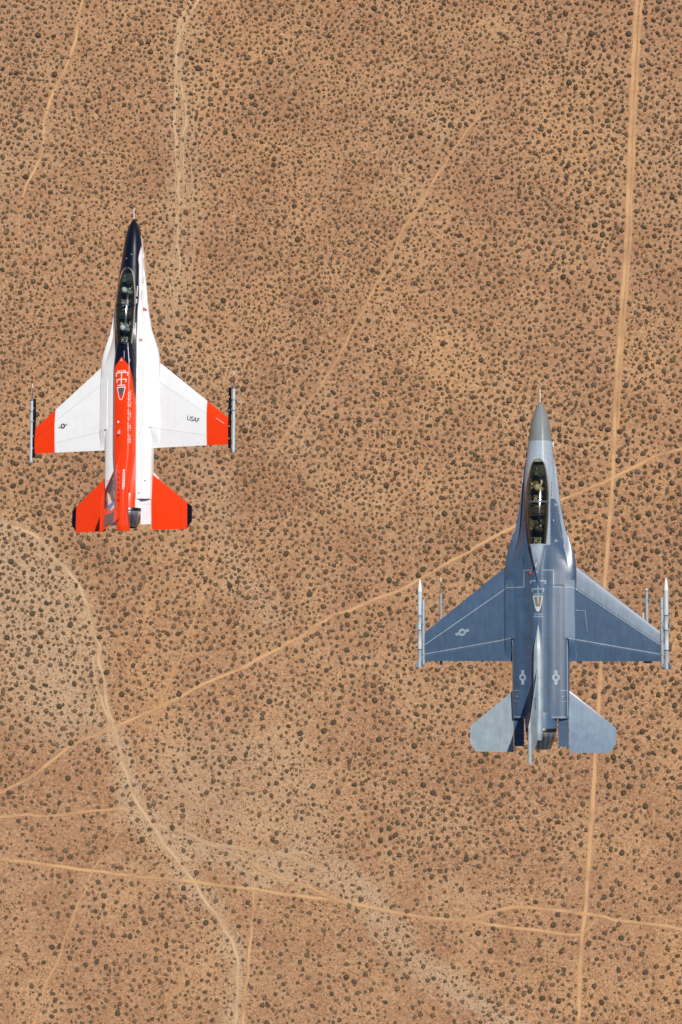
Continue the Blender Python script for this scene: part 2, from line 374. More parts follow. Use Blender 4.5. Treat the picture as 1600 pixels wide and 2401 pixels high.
# ------------------------------------------------------------------ building one jet
def build_jet(name, kind, pose, label):
    M = M_GLOSS if kind == 'white' else M_MATTE
    px, py, pd, ro, pi_, ya = pose
    root = bpy.data.objects.new(name, None); root.empty_display_size = 1; C.objects.link(root)
    rot = Matrix.Rotation(ya, 4, 'Z') @ Matrix.Rotation(pi_, 4, 'X') @ Matrix.Rotation(ro, 4, 'Y')
    root.matrix_world = Matrix.Translation((px, py, CAM_H - pd)) @ rot
    tag(root, label, 'fighter jet', 'fighter jets in formation')
    base = WHITE if kind == 'white' else DGREY
    # --- fuselage
    S = np.concatenate([np.linspace(0, .3, 16)[:-1], np.arange(.3, 12.86, .028)])
    th = np.linspace(-math.pi / 2, math.pi / 2, 131); U = np.sin(th)
    U = .35 * U + .65 * np.linspace(-1, 1, 131)
    uu, ss = np.meshgrid(U, S, indexing='ij'); xx = uu * Wf(ss)
    up = Hbody(xx, ss); lo = Hbot(xx, ss)
    mb = MB()
    xm = (xx[:-1, :-1] + xx[1:, 1:]) / 2; sm = (ss[:-1, :-1] + ss[1:, 1:]) / 2
    keep = ~((sm > 2.5) & (sm < 5.9) & (np.abs(xm) < cw(sm) - .015))
    mb.grid(L(xx, ss, up), body_paint(xx, ss, up, kind), keep=keep, flip=True)
    loc = body_paint(xx, ss, lo - .2, kind) if kind == 'white' else np.broadcast_to(LGREY, xx.shape + (3,)).copy()
    if kind != 'white': loc[ss < 1.62] = RADOME
    mb.grid(L(xx, ss, lo), loc)
    # rear closing wall and side edges
    q = np.stack([L(xx[:, -1], ss[:, -1], up[:, -1]), L(xx[:, -1], ss[:, -1], lo[:, -1])], 0); mb.grid(q, base * .3)
    for k in (0, -1):
        q = np.stack([L(xx[k], ss[k], up[k]), L(xx[k], ss[k], lo[k])], 0); mb.grid(q, base * .9)
    # engine barrel between the speed brakes
    tb_ = np.linspace(0, 2 * math.pi, 72, endpoint=False); rb_ = np.array([.63, .645, .635, .55]); yb_ = 8 - np.array([12.6, 12.85, 13.24, 13.26])
    Pb = np.stack([np.cos(tb_)[:, None] * rb_, np.tile(yb_, (72, 1)), .12 + np.sin(tb_)[:, None] * rb_], -1)
    cb = np.where(((Pb[..., 0] < .52) & (Pb[..., 0] > -.52) & (Pb[..., 2] > .12))[..., None], ORANGE, WHITE) if kind == 'white' else DGREY * 1.2
    mb.grid(Pb, cb, wrap_u=True)
    # markings
    t = lambda x, s: Htop(x, s, kind)
    if kind == 'white':
        wq = (.85, .83, .80)
        mk_strip(mb, [(-.27, 7.29), (-.27, 7.235), (.31, 7.235), (.31, 7.30)], .042, kind, wq)
        mk_strip(mb, [(-.27, 7.24), (-.255, 7.40)], .042, kind, wq); mk_strip(mb, [(.31, 7.24), (.285, 7.38)], .042, kind, wq)
        mk_strip(mb, [(0.012, 7.235), (-.006, 7.80)], .05, kind, wq)
        mk_strip(mb, [(-.235, 7.54), (.235, 7.535)], .042, kind, wq); mk_strip(mb, [(-.235, 7.54), (-.215, 7.68)], .042, kind, wq); mk_strip(mb, [(.235, 7.535), (.21, 7.67)], .042, kind, wq)
        mk_strip(mb, [(-.19, 7.80), (.18, 7.80)], .04, kind, wq)
        D = [(-.215, 7.87), (.205, 7.865), (.20, 7.93), (.12, 8.28), (.07, 8.42), (.02, 8.46), (-.05, 8.46), (-.10, 8.42), (-.14, 8.28), (-.215, 7.93)]
        mk_poly(mb, D, kind, wq); mk_poly(mb, [(a * .78, 8.17 + (b - 8.17) * .86) for a, b in D], kind, ORANGE, .011)
        mk_poly(mb, [(-.16, 7.92), (.15, 7.92), (.075, 8.24), (-.085, 8.24)], kind, np.array(lin(92, 96, 98)), .014)
        mk_text(mb, "86048", .0, 7.165, 0, .085, .42, kind, wq)
        mk_text(mb, "USAF  TEST  PILOT  SCHOOL", .37, 9.22, 90, .115, 2.36, kind, (.80, .66, .60))
        mk_poly(mb, [(.36, 6.62), (.375, 6.62), (.375, 6.75), (.36, 6.75)], kind, (.8, .8, .8))
        # name blocks beside the canopy: short white bars
        for s0, n in ((3.25, 7), (3.85, 3), (4.95, 5), (5.22, 4)):
            for k in range(n):
                a = s0 + k * .068 * 1.05
                mk_poly(mb, [(.475, a), (.515, a), (.515, a + .050), (.475, a + .050)], kind, (.8, .8, .82))
        for k in range(14):
            a = 2.75 + k * .055 + (.35 if k > 5 else 0)
            mk_poly(mb, [(.605, a), (.630, a), (.630, a + .032), (.605, a + .032)], kind, (.42, .43, .46))
        for (x0, s0) in ((.74, 4.27), (.70, 5.72)):
            mk_poly(mb, [(x0 - .055, s0 - .085), (x0 + .075, s0), (x0 - .055, s0 + .085)], kind, lin(190, 28, 38))
            mk_poly(mb, [(x0 - .035, s0 - .035), (x0 + .018, s0), (x0 - .035, s0 + .035)], kind, (.75, .6, .6), .012)
        mk_poly(mb, [(.60, 9.9), (.70, 9.9), (.70, 9.93), (.60, 9.93)], kind, (.5, .5, .5))
        for x0, s0 in ((.93, 12.05), (-.93, 12.0), (.66, 12.6)):
            mk_poly(mb, [(x0 - .05, s0 - .02), (x0 + .05, s0 - .025), (x0, s0 + .03)], kind, (.05, .05, .06))
        # script band on the tail fairing
        mk_poly(mb, [(.125, 11.6), (.20, 11.55), (.205, 12.35), (.15, 12.5), (.11, 12.4)], kind, (.82, .75, .72))
        for k in range(11):
            mk_poly(mb, [(.14, 11.66 + k * .072), (.185, 11.64 + k * .072), (.18, 11.68 + k * .072), (.145, 11.70 + k * .072)], kind, ORANGE * .8, .011)
    else:
        g = LINEG
        for sg in (-1, 1):
            mk_strip(mb, [(sg * .20, 6.90), (sg * .60, 6.90), (sg * .60, 7.57), (sg * 1.40, 7.59)], .030, kind, g)
            mk_insignia(mb, sg * .675, 11.2, .145, 90, kind, g, DGREY * .8, g * .9)
            mk_strip(mb, [(sg * .36, 12.78), (sg * 1.12, 12.78)], .028, kind, g)
            mk_strip(mb, [(sg * 1.105, 9.7), (sg * 1.11, 12.75)], .028, kind, g)
            mk_strip(mb, [(sg * .85, 11.72), (sg * 1.12, 11.72)], .024, kind, g * .9); mk_strip(mb, [(sg * .85, 12.15), (sg * 1.12, 12.15)], .02, kind, g * .7)
            mk_poly(mb, [(sg * .93 - .035, 11.98), (sg * .93, 11.93), (sg * .93 + .035, 11.98), (sg * .93, 11.96)], kind, (.7, .7, .66))
        mk_strip(mb, [(.31, 6.1), (.20, 6.88)], .012, kind, g * .9)
        for sg in (-1, 1):
            mk_strip(mb, [(sg * .09, 7.335), (sg * .315, 7.335), (sg * .285, 7.46)], .042, kind, g)
            mk_strip(mb, [(0, 7.66), (sg * .245, 7.66), (sg * .215, 7.78)], .042, kind, g)
        mk_strip(mb, [(.01, 7.54), (.01, 7.90)], .042, kind, g); mk_strip(mb, [(-.17, 7.865), (.17, 7.865)], .03, kind, g)
        D = [(-.20, 7.93), (.20, 7.93), (.20, 8.00), (.11, 8.42), (.06, 8.54), (0, 8.57), (-.06, 8.54), (-.11, 8.42), (-.20, 8.00)]
        mk_poly(mb, D, kind, lin(196, 200, 196)); mk_poly(mb, [(-.155, 7.97), (.155, 7.97), (.085, 8.36), (-.085, 8.36)], kind, np.array(lin(120, 116, 108)), .011)
        mk_poly(mb, [(-.03, 8.0), (.05, 8.0), (.035, 8.3), (-.0, 8.26)], kind, np.array(lin(180, 178, 172)), .014)
        mk_text(mb, "2C584", .0, 8.68, 0, .085, .34, kind, g); mk_strip(mb, [(-.20, 8.775), (.20, 8.775)], .026, kind, g)
        for (x0, s0) in ((.70, 4.25), (.72, 5.72)):
            mk_poly(mb, [(x0 - .055, s0 - .085), (x0 + .075, s0), (x0 - .055, s0 + .085)], kind, lin(150, 162, 176))
        for k in range(4):
            mk_poly(mb, [(.535, 3.32 + k * .17), (.555, 3.32 + k * .17), (.555, 3.44 + k * .17), (.535, 3.44 + k * .17)], kind, lin(70, 85, 105))
            mk_poly(mb, [(.555, 4.9 + k * .17), (.578, 4.9 + k * .17), (.578, 5.02 + k * .17), (.555, 5.02 + k * .17)], kind, lin(30, 50, 90))
        mk_poly(mb, [(.80, 6.36), (1.02, 6.36), (1.02, 6.42), (.80, 6.42)], kind, lin(60, 66, 74))
        mk_poly(mb, [(-.63, 6.35), (-.60, 6.35), (-.60, 6.62), (-.63, 6.62)], kind, lin(25, 45, 80))
        mk_strip(mb, [(-.62, 4.75), (-.60, 5.6)], .02, kind, lin(30, 50, 85))
    mb.build('fuselage', M, root)
    # --- dorsal spine / fairings
    def spine_part(nm, s0, s1):
        m2 = MB(); s = np.arange(s0 + .005, s1, .028); u = np.linspace(-1, 1, 61); uu2, s2 = np.meshgrid(u, s, indexing='ij')
        _, tw, bw = spine(np.zeros_like(s2), s2, kind); x = uu2 * bw * .999
        z = np.maximum(spine(x, s2, kind)[0], Hbody(x, np.minimum(s2, 12.8)) - .3)
        m2.grid(L(x, s2, z), spine_paint(x, s2, z, kind), flip=True)
        for k in (0, -1):
            q = np.stack([L(x[:, k], s2[:, k], z[:, k]), L(x[:, k], s2[:, k], np.full_like(x[:, k], .45))], 0); m2.grid(q, spine_paint(x[:, [k, k]].T, s2[:, [k, k]].T, z[:, [k, k]].T, kind))
        for k in (0, -1):
            q = np.stack([L(x[k], s2[k], z[k]), L(x[k], s2[k], np.full_like(x[k], .45))], 0); m2.grid(q, spine_paint(x[[k, k]], s2[[k, k]], z[[k, k]], kind))
        m2.build(nm, M, root)
    if kind == 'white': spine_part('dorsal_spine', 5.88, 14.29)
    else: spine_part('canopy_fairing', 5.88, 7.4); spine_part('tail_fairing', 9.05, 13.71)
    # --- probe on the nose
    mp = MB(); mp.lathe([(8.60, 0), (8.60, .018), (8.35, .020), (8.30, .016), (8.02, .026), (7.9, .035)], (0, -.08, -.03), 12, (.8, .8, .8)); mp.build('pitot_probe', M_PART, root)
    # small sensor probes on the cheeks
    for sg, s0 in ((1, 1.75), (-1, 2.1)):
        q = MB(); q.lathe([(0, .0), (0.0, .02), (-.22, .026), (-.24, 0)], (sg * (float(Wf(s0)) + .05), 8 - s0 + .1, .0), 10, (.8, .8, .8) if sg > 0 else tuple(LGREY)); q.box((sg * (float(Wf(s0)) + .01), 8 - s0, .0), (.04, .04, .012), (.6, .6, .6)); q.build('air_data_probe', M_PART, root)
    # --- wings
    for sg in (-1, 1):
        mw = MB()
        pl = lambda a, c, o: L(sg * a, c, o)
        tt = lambda a, c: wing_t(a, c); mm = lambda a, c: wing_z0(a, c)
        pw = lambda a, c: surf_paint('wing', sg * a, c, kind)
        G = .004
        slab(mw, 1.0, 3.757, 100, lambda a: np.where(a < 1.45, 7.3, LEFL(a) + G), lambda a: FLP(a) - G, 84, mm, tt, pw, pl)
        slab(mw, 3.76, 4.80, 38, lambda a: LEFL(a) + G, lambda a: TE + 0 * a, 40, mm, tt, pw, pl)
        if kind != 'white':
            mk_strip(mw, [(sg * 1.42, 7.62), (sg * 4.79, 9.885)], .034, kind, LINEG)
            mk_strip(mw, [(sg * 1.17, 9.63), (sg * 4.79, 10.265)], .034, kind, LINEG if sg > 0 else LINEG * .9)
            if sg < 0: mk_insignia(mw, -3.22, 9.38, .148, 19, kind, LINEG, DGREY, LINEG * .85)
            else: mk_strip(mw, [(1.45, 8.50), (1.82, 8.53), (1.90, 9.36)], .024, kind, LINEG * .8); mk_strip(mw, [(1.90, 9.36), (1.6, 9.35)], .014, kind, DGREY * 1.3)
        else:
            if sg < 0: mk_insignia(mw, -3.345, 9.36, .118, 17, kind, (.02, .025, .045), (.8, .8, .8), (.45, .45, .46))
            else:
                mk_text(mw, "USAF", 3.135, 9.36, -15, .215, .60, kind, (.02, .022, .035))
                mk_strip(mw, [(4.22, 9.35), (4.62, 9.62)], .022, kind, (.9, .6, .5))
        wg = mw.build('wing', M, root)
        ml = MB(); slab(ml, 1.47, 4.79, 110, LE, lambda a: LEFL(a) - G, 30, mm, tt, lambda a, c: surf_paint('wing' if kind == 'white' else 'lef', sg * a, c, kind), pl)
        ml.build('leading_edge_flap', M, wg)
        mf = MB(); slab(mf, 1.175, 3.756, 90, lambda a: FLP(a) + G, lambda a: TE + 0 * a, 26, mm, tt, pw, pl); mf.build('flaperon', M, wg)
        # wing tip rail
        mr = MB(); rc = NAVY * .6 if kind == 'white' else np.array(lin(160, 172, 180))
        mr.grid(np.stack([L(sg * (4.86 + .062 * math.cos(a)), np.array([8.02, 8.10, 8.22, 10.66, 10.72]), .08 + np.array([.01, .05, .085, .085, .06]) * math.sin(a)) for a in np.linspace(0, 2 * math.pi, 14, endpoint=False)], 0), rc, wrap_u=True)
        mr.box((sg * 4.86, 8 - 10.70, .08), (.05, .02, .06), rc * .8)
        for s0 in (8.45, 9.05, 9.75, 10.3): mr.box((sg * 4.865, 8 - s0, .166), (.014, .03, .004), (.6, .62, .65) if kind == 'white' else (.12, .14, .17))
        mr.build('launcher_rail', M_RAIL if kind == 'white' else M_PART, root)
    # --- horizontal tails
    for sg in (-1, 1):
        mt = MB(); x0, x1 = 1.13, 2.965
        e0 = lambda a: 11.82 - .05 + (a - 1.19) * (13.25 - 11.82) / (2.965 - 1.19)
        e1 = lambda a: np.where(a > 2.72, 14.21 - (a - 2.72) * 1.45, 14.21)
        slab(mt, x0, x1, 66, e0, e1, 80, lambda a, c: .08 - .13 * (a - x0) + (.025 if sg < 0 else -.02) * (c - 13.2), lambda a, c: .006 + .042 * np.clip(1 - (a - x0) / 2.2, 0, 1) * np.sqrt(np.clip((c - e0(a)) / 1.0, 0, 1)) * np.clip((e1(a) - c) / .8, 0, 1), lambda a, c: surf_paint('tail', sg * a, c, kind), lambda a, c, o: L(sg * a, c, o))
        mt.build('horizontal_tail', M, root)
    # --- speed brakes (flat shelves either side of the nozzle)
    for sg in (-1, 1):
        mbk = MB(); tin = (.60 if kind == 'white' else .70)
        cc = WHITE if kind == 'white' else DGREY * 1.05
        slab(mbk, tin, 1.10, 12, lambda a: 12.72 + 0 * a, lambda a: 13.97 + 0 * a, 30, lambda a, c: .10 + 0 * a - .0 * c, lambda a, c: .02 + .07 * np.clip((13.97 - c) / 1.25, 0, 1), lambda a, c: np.broadcast_to(cc, a.shape + (3,)).copy() * np.where(np.abs(c - 13.08) < .02, .8, 1)[..., None], lambda a, c, o: L(sg * a, c, o))
        mbk.build('speed_brake', M, root)
    # --- nozzle
    mn = MB(); n = 60; th2 = np.linspace(0, 2 * math.pi, n, endpoint=False)
    prof = [(13.20, .615), (13.23, .63), (13.38, .625), (13.40, .60), (13.45, .60), (13.62, .565), (13.85, .485), (14.08, .385), (14.085, .36), (13.9, .37), (13.6, .40), (13.3, .42)]
    ys = np.array([p[0] for p in prof]); rs = np.array([p[1] for p in prof])
    pet = 1 - .028 * (np.cos(th2 * 15) > .55)[:, None] * (ys > 13.44)[None]
    P = np.stack([np.cos(th2)[:, None] * rs[None] * pet, np.tile(8 - ys, (n, 1)), .12 + np.sin(th2)[:, None] * rs[None] * pet], -1)
    cN = np.tile(np.array([[.05, .05, .055]] * 3 + [[.55, .54, .5]] * 2 + [[.26, .255, .25]] * 3 + [[.03, .03, .03]] * 4)[None], (n, 1, 1)) * (1 - .55 * ((np.cos(th2 * 15) > .55)[:, None] * (ys > 13.44)[None]))[..., None]
    mn.grid(P, cN, wrap_u=True); mn.lathe([(8 - 13.3, .42), (8 - 13.3, 0)], (0, 0, .12), 30, (.01, .01, .01))
    mn.build('engine_nozzle', M_METAL, root)
    # --- fin
    def f0(z): return np.interp(z, [.85, 1.0, 1.25, 1.45, 2.80], [10.35, 10.80, 11.28, 11.52, 13.02])
    def f1(z): return np.interp(z, [.85, 1.1, 2.80], [13.60, 13.78, 14.52])
    def ft(z, c):
        v = np.clip((c - f0(z)) / (f1(z) - f0(z)), 0, 1); return .006 + (.075 - .022 * (z - .85)) * 2.0 * np.sqrt(v) * (1 - v) ** .8 * .75
    def hinge(z): return f1(z) - (f1(z) - f0(z)) * .26
    def fin_paint(z, c):
        if kind == 'white':
            col = np.broadcast_to(ORANGE, z.shape + (3,)).copy(); return col
        col = np.broadcast_to(TAILG, z.shape + (3,)).copy(); col[z > 2.68] = np.array(lin(172, 188, 198)); return col
    pf = lambda a, c, o: L(o, c, a); z0_ = lambda a, c: 0 * a
    mf = MB(); slab(mf, .80, 2.68, 70, f0, lambda z: hinge(z) - .008, 66, z0_, ft, fin_paint, pf)
    def fx(z, c): return ft(z, c)
    def side_poly(m_, pts, col, off=.006, sg=1):
        Pq = np.array(pts, float); c = Pq.mean(0)
        for i in range(len(Pq)):
            a, b = Pq[i], Pq[(i + 1) % len(Pq)]; u, v = np.meshgrid(np.linspace(0, 1, 9), np.linspace(0, 1, 4), indexing='ij')
            q = c + u[..., None] * ((a + (b - a) * v[..., None]) - c)
            m_.grid(L(sg * (fx(q[..., 1], q[..., 0]) + off), q[..., 0], q[..., 1]), col)
    art = MB()
    if kind == 'white':
        for sg in (-1, 1):
            side_poly(mf, [(11.56, 1.50), (12.72, 2.52), (13.3, 2.56), (13.46, 2.1), (13.34, 1.52)], lin(88, 86, 94), .006, sg)
            side_poly(mf, [(11.80, 1.70), (12.72, 2.52), (12.95, 2.54), (13.0, 2.35), (12.62, 1.95), (12.15, 1.78)], lin(52, 30, 42), .010, sg)
            side_poly(mf, [(12.74, 2.50), (13.42, 2.57), (13.50, 2.42), (13.0, 2.40)], lin(74, 14, 14), .010, sg)
            side_poly(mf, [(12.71, 2.32), (12.80, 2.12), (12.98, 1.98), (12.96, 2.10), (12.82, 2.24)], lin(244, 176, 60), .014, sg)
            side_poly(mf, [(12.74, 2.34), (13.32, 2.24), (13.12, 1.84)], lin(226, 216, 226), .014, sg)
            side_poly(mf, [(12.98, 1.64), (13.12, 1.62), (13.54, 2.28), (13.46, 2.38)], lin(104, 134, 176), .018, sg)
            side_poly(mf, [(13.18, 1.66), (13.34, 1.62), (13.50, 1.92), (13.48, 2.10)], lin(198, 210, 216), .014, sg)
            side_poly(mf, [(12.80, 2.42), (13.12, 2.40), (13.1, 2.36)], lin(228, 160, 70), .014, sg)
            side_poly(mf, [(12.02, 1.86), (12.16, 1.80), (12.20, 1.72), (12.08, 1.74)], lin(190, 96, 84), .014, sg)
            side_poly(mf, [(12.5, 1.72), (12.9, 1.60), (13.02, 1.62), (12.7, 1.78)], lin(178, 150, 110), .014, sg)
            # serif letters on the orange base
            for k, s0 in enumerate((11.75, 11.98, 12.22, 12.42, 12.66, 12.9)):
                side_poly(mf, [(s0, 1.36), (s0 + .15, 1.36), (s0 + .13, 1.30), (s0 + .15, 1.18), (s0 + .02, 1.20)], lin(176, 20, 12), .008, sg)
    else:
        for sg in (-1, 1):
            for s0, zc, hh in ((12.0, 1.75, .26),):
                side_poly(mf, [(s0, zc - hh), (s0 + .42, zc - hh + .05), (s0 + .50, zc), (s0 + .42, zc + .1), (s0, zc + .02)], lin(96, 116, 142), .006, sg)
                side_poly(mf, [(s0 + .09, zc - hh + .08), (s0 + .33, zc - hh + .1), (s0 + .36, zc - .02), (s0 + .09, zc - .06)], TAILG, .010, sg)
            for s0, zc in ((12.75, 1.9), (12.9, 2.1), (13.0, 1.7)):
                side_poly(mf, [(s0, zc), (s0 + .12, zc), (s0 + .12, zc + .07), (s0, zc + .07)], lin(96, 116, 142), .006, sg)
    fin = mf.build('vertical_tail', M, root)
    mr = MB(); slab(mr, 1.08, 2.66, 60, lambda z: hinge(z) + .008, f1, 30, z0_, ft, fin_paint, pf)
    if kind == 'white':
        for sg in (-1, 1):
            side_poly(mr, [(13.52, 1.62), (14.03, 1.70), (14.28, 2.50), (13.78, 2.50)], lin(78, 74, 80), .006, sg)
            side_poly(mr, [(13.62, 2.30), (14.18, 2.30), (14.30, 2.52), (13.80, 2.55)], lin(96, 98, 98), .010, sg)
    mr.build('rudder', M, fin)
    mc = MB(); z = np.linspace(2.68, 2.86, 8); slab(mc, 2.68, 2.88, 8, lambda z: f0(z) - .06 + (z - 2.68) * 1.2, lambda z: f1(z) + .02 + 0 * z, 40, z0_, lambda z, c: (.055 if kind == 'white' else .075) * np.sqrt(np.clip(1 - ((z - 2.78) / .105) ** 2, 0.05, 1)) * np.sqrt(np.clip((c - 12.9) / .6, .05, 1)), fin_paint, pf)
    if kind == 'white':
        pass
    mc.build('fin_cap', M, fin)
    # --- intake and ventral fins
    mi = MB(); th3 = np.linspace(0, 2 * math.pi, 40, endpoint=False); si = [4.95, 5.0, 5.6, 6.5, 8.0, 9.5]; wi = [.40, .43, .50, .58, .62, .50]; hi = [.22, .25, .30, .34, .34, .2]; zi = [-.92, -.92, -.90, -.86, -.84, -.7]
    P = np.stack([np.stack([np.full(40, 0) + np.sign(np.cos(th3)) * np.abs(np.cos(th3)) ** .6 * a, np.full(40, 8 - s_), z_ + np.sign(np.sin(th3)) * np.abs(np.sin(th3)) ** .7 * h_], -1) for s_, a, h_, z_ in zip(si, wi, hi, zi)], 1)
    mi.grid(P, WHITE if kind == 'white' else LGREY, wrap_u=True)
    P2 = np.stack([np.stack([np.sign(np.cos(th3)) * np.abs(np.cos(th3)) ** .6 * a, np.full(40, 8 - s_), -.92 + np.sign(np.sin(th3)) * np.abs(np.sin(th3)) ** .7 * h_], -1) for s_, a, h_ in ((4.95, .40, .22), (5.7, .36, .18), (5.7, .0, .0))], 1)
    mi.grid(P2, (.02, .02, .02), wrap_u=True); mi.build('air_intake', M, root)
    for sg in (-1, 1):
        mv = MB(); slab(mv, -1.35, -.6, 8, lambda z: 11.2 + (-.6 - z) * .7, lambda z: 12.5 + (-.6 - z) * .2, 12, lambda a, c: sg * (.52 + (-.6 - a) * .3), lambda a, c: .02 + 0 * a, lambda a, c: np.broadcast_to(base, a.shape + (3,)).copy(), lambda a, c, o: L(o, c, a)); mv.build('ventral_fin', M, root)
    # --- blades, lights
    q = MB(); x0 = -.13 if kind == 'white' else -.31; s0 = 9.45 if kind == 'white' else 7.02
    zc = float(Htop(x0, s0, kind)); q.lathe([(-.055, 0), (-.05, .035), (0, .052), (.05, .035), (.055, 0)], (x0, 8 - s0, zc + .02), 14, (.85, .75, .7) if kind == 'white' else (.55, .03, .02), sz=.8); q.build('beacon_light', M_PART, root)
    def blade(x0, s0, ln, h, col):
        q = MB(); zc = float(Htop(x0, s0, kind)) - .01
        slab(q, 0, h, 5, lambda a: s0 + a * .6, lambda a: s0 + ln + a * .2, 8, lambda a, c: x0 + 0 * a, lambda a, c: .012 + 0 * a, lambda a, c: np.broadcast_to(np.array(col, float), a.shape + (3,)).copy(), lambda a, c, o: L(o, c, a + zc)); q.build('blade_antenna', M_PART, root)
    if kind == 'white':
        blade(-.05, 9.78, .20, .20, (.75, .62, .58)); blade(0, 6.60, .12, .10, (.8, .7, .6)); blade(-.08, 1.9, .05, .05, (.6, .6, .6)); blade(.15, 1.72, .05, .06, (.8, .8, .8)); blade(.12, 6.25, .35, .025, (.5, .55, .65))
    else:
        blade(-.02, 6.62, .16, .16, (.7, .7, .68)); blade(.0, 6.45, .06, .05, (.2, .18, .16)); blade(-.01, 6.95, .06, .05, (.6, .6, .6)); blade(.62, 4.85, .08, .04, (.6, .65, .68)); blade(.16, 11.6, .14, .04, (.2, .25, .32))
    # --- cockpit
    tb = MB(); s = np.linspace(2.42, 5.9, 60); c_ = cw(s) - .012
    for sg in (-1, 1):
        P = np.stack([L(sg * c_, s, Hbody(cw(s), s) - .005), L(sg * c_ * .93, s, Hbody(cw(s), s) - .18), L(sg * c_ * .85, s, np.full_like(s, -.15))], 0)
        tb.grid(P, (.022, .023, .022) if kind == 'white' else (.03, .026, .014))
        tb.grid(np.stack([L(sg * c_ * .60, s, np.full_like(s, .30)), L(sg * c_ * .97, s, np.full_like(s, .34))], 0)[:, 12:], (.05, .052, .05))
    tb.grid(np.stack([L(-c_, s, np.full_like(s, -.14)), L(c_, s, np.full_like(s, -.14))], 0), (.015, .015, .015))
    rs_ = np.random.RandomState(3 if kind == 'white' else 5)
    for sg in (-1, 1):                            # switches and boxes on the side consoles
        for k in range(60):
            s0 = rs_.uniform(3.1, 5.75); x0 = sg * float(cw(s0)) * rs_.uniform(.66, .9); g_ = rs_.choice([.03, .10, .25, .6], p=[.35, .25, .25, .15])
            tb.box((x0, 8 - s0, .36), (rs_.uniform(.01, .03), rs_.uniform(.015, .05), rs_.uniform(.01, .05)), (g_, g_ * 1.02, g_ * .9))
    for s0 in (2.85, 4.45):                       # glare shields with instrument panels
        w_ = float(cw(s0 + .1)) * .80; zz = float(sill(s0)) + (.0 if s0 < 3 else -.02)
        tb.box((0, 8 - s0 - .08, zz - .16), (w_, .17, .15), (.018, .019, .018))
        tb.grid(np.stack([L(np.linspace(-w_, w_, 15), s0 + e, zz + .02 + .05 * np.cos(np.linspace(-1.4, 1.4, 15)) * m_) for e, m_ in ((-.20, .4), (-.05, 1.), (.16, 1.))], 0), (.02, .022, .022))
    tb.box((0, 8 - 4.32, .62), (.30, .07, .16), (.03, .03, .03)); tb.box((.0, 8 - 4.33, .80), (.10, .012, .012), (.5, .48, .4))
    tb.box((.10, 8 - 4.5, .80), (.008, .14, .008), (.4, .42, .4))
    tub = tb.build('cockpit_tub', M_DARK, root)
    hd = MB(); hd.box((-.02, 8 - 2.98, .76), (.075, .07, .035), lin(60, 82, 60)); hd.box((-.02, 8 - 3.06, .80), (.07, .008, .055), lin(120, 140, 110)); hd.box((-.02, 8 - 2.82, .74), (.022, .05, .02), lin(120, 108, 80)); hd.build('head_up_display', M_DARK, root)
    for s0, zz in ((3.78, .0), (5.48, .06)):
        se = MB(); bc = (.03, .03, .03)
        se.box((0, 8 - s0 - .16, .28 + zz), (.19, .05, .34), bc); se.box((0, 8 - s0 + .06, -.02 + zz), (.19, .22, .07), (.05, .055, .04)); st = se.build('ejection_seat', M_DARK, root)
        hr = MB(); hr.box((0, 8 - s0 - .17, .66 + zz), (.13, .06, .10), (.12, .12, .10)); hr.box((-.12, 8 - s0 - .24, .70 + zz), (.018, .14, .04), (.40, .42, .40)); hr.box((.12, 8 - s0 - .24, .70 + zz), (.018, .14, .04), (.45, .46, .42)); hr.box((0, 8 - s0 - .29, .66 + zz), (.09, .012, .03), (.35, .38, .34)); hr.box((.04, 8 - s0 - .36, .64 + zz), (.05, .04, .03), (.28, .30, .26)); hr.box((-.05, 8 - s0 - .24, .765 + zz), (.03, .03, .01), (.5, .5, .46)); hr.build('headrest', M_DARK, st)
    # --- canopy glass and frames
    mg = MB(); s = np.concatenate([np.linspace(2.375, 2.62, 14)[:-1], np.linspace(2.62, 5.90, 90)]); a = np.linspace(0, math.pi, 41); aa, s2 = np.meshgrid(a, s, indexing='ij')
    ca = np.cos(aa); X = np.sign(ca) * np.abs(ca) ** .92 * cw(s2) * (1 + .05 * np.sin(aa) ** .5 * sstep(2.9, 3.6, s2)); Z = sill(s2) - .01 + ch(s2) * np.sin(aa) ** .95
    mg.grid(L(X, s2, Z), (.1, .1, .1)); can = mg.build('canopy', GLASS_CLEAR if kind == 'white' else GLASS_GOLD, root)
    fr = MB(); fc = (.45, .42, .36) if kind == 'white' else (.26, .27, .22)
    for sg in (-1, 1):
        ring = []
        for dx, dz in ((-.008, -.03), (-.008, .022), (.020, .026), (.032, -.02)):
            ring.append(L(sg * (cw(s) + dx), s, sill(s) + dz))
        fr.grid(np.stack(ring, 0), fc, wrap_u=True)
    i_ = (s > 4.12) & (s < 4.21); ss3 = np.linspace(4.13, 4.20, 4)
    aa3, s3 = np.meshgrid(a, ss3, indexing='ij'); ca = np.cos(aa3)
    bow = L(np.sign(ca) * np.abs(ca) ** .92 * cw(s3) * 1.055, s3, sill(s3) - .005 + (ch(s3) + .012) * np.sin(aa3) ** .95)
    fr.grid(bow, tuple(NAVY * 1.3) if kind == 'white' else (.09, .10, .13))
    ss3 = np.linspace(5.86, 5.95, 4); aa3, s3 = np.meshgrid(a, ss3, indexing='ij'); ca = np.cos(aa3)
    fr.grid(L(ca * cw(s3) * 1.05, s3, sill(s3) - .005 + (ch(s3) + .012) * np.sin(aa3)), tuple(NAVY) if kind == 'white' else tuple(LGREY))
    fr.build('canopy_frame', M_PART, can)
    bk = MB(); P = L(np.cos(a) * .335, 5.945, sill(5.93) + .30 * np.sin(a)); P0 = np.broadcast_to(L(0., 5.94, .6), P.shape); bk.grid(np.stack([P, P0], 0), (.02, .025, .04)); bk.build('rear_bulkhead', M_PART, root)
    return root

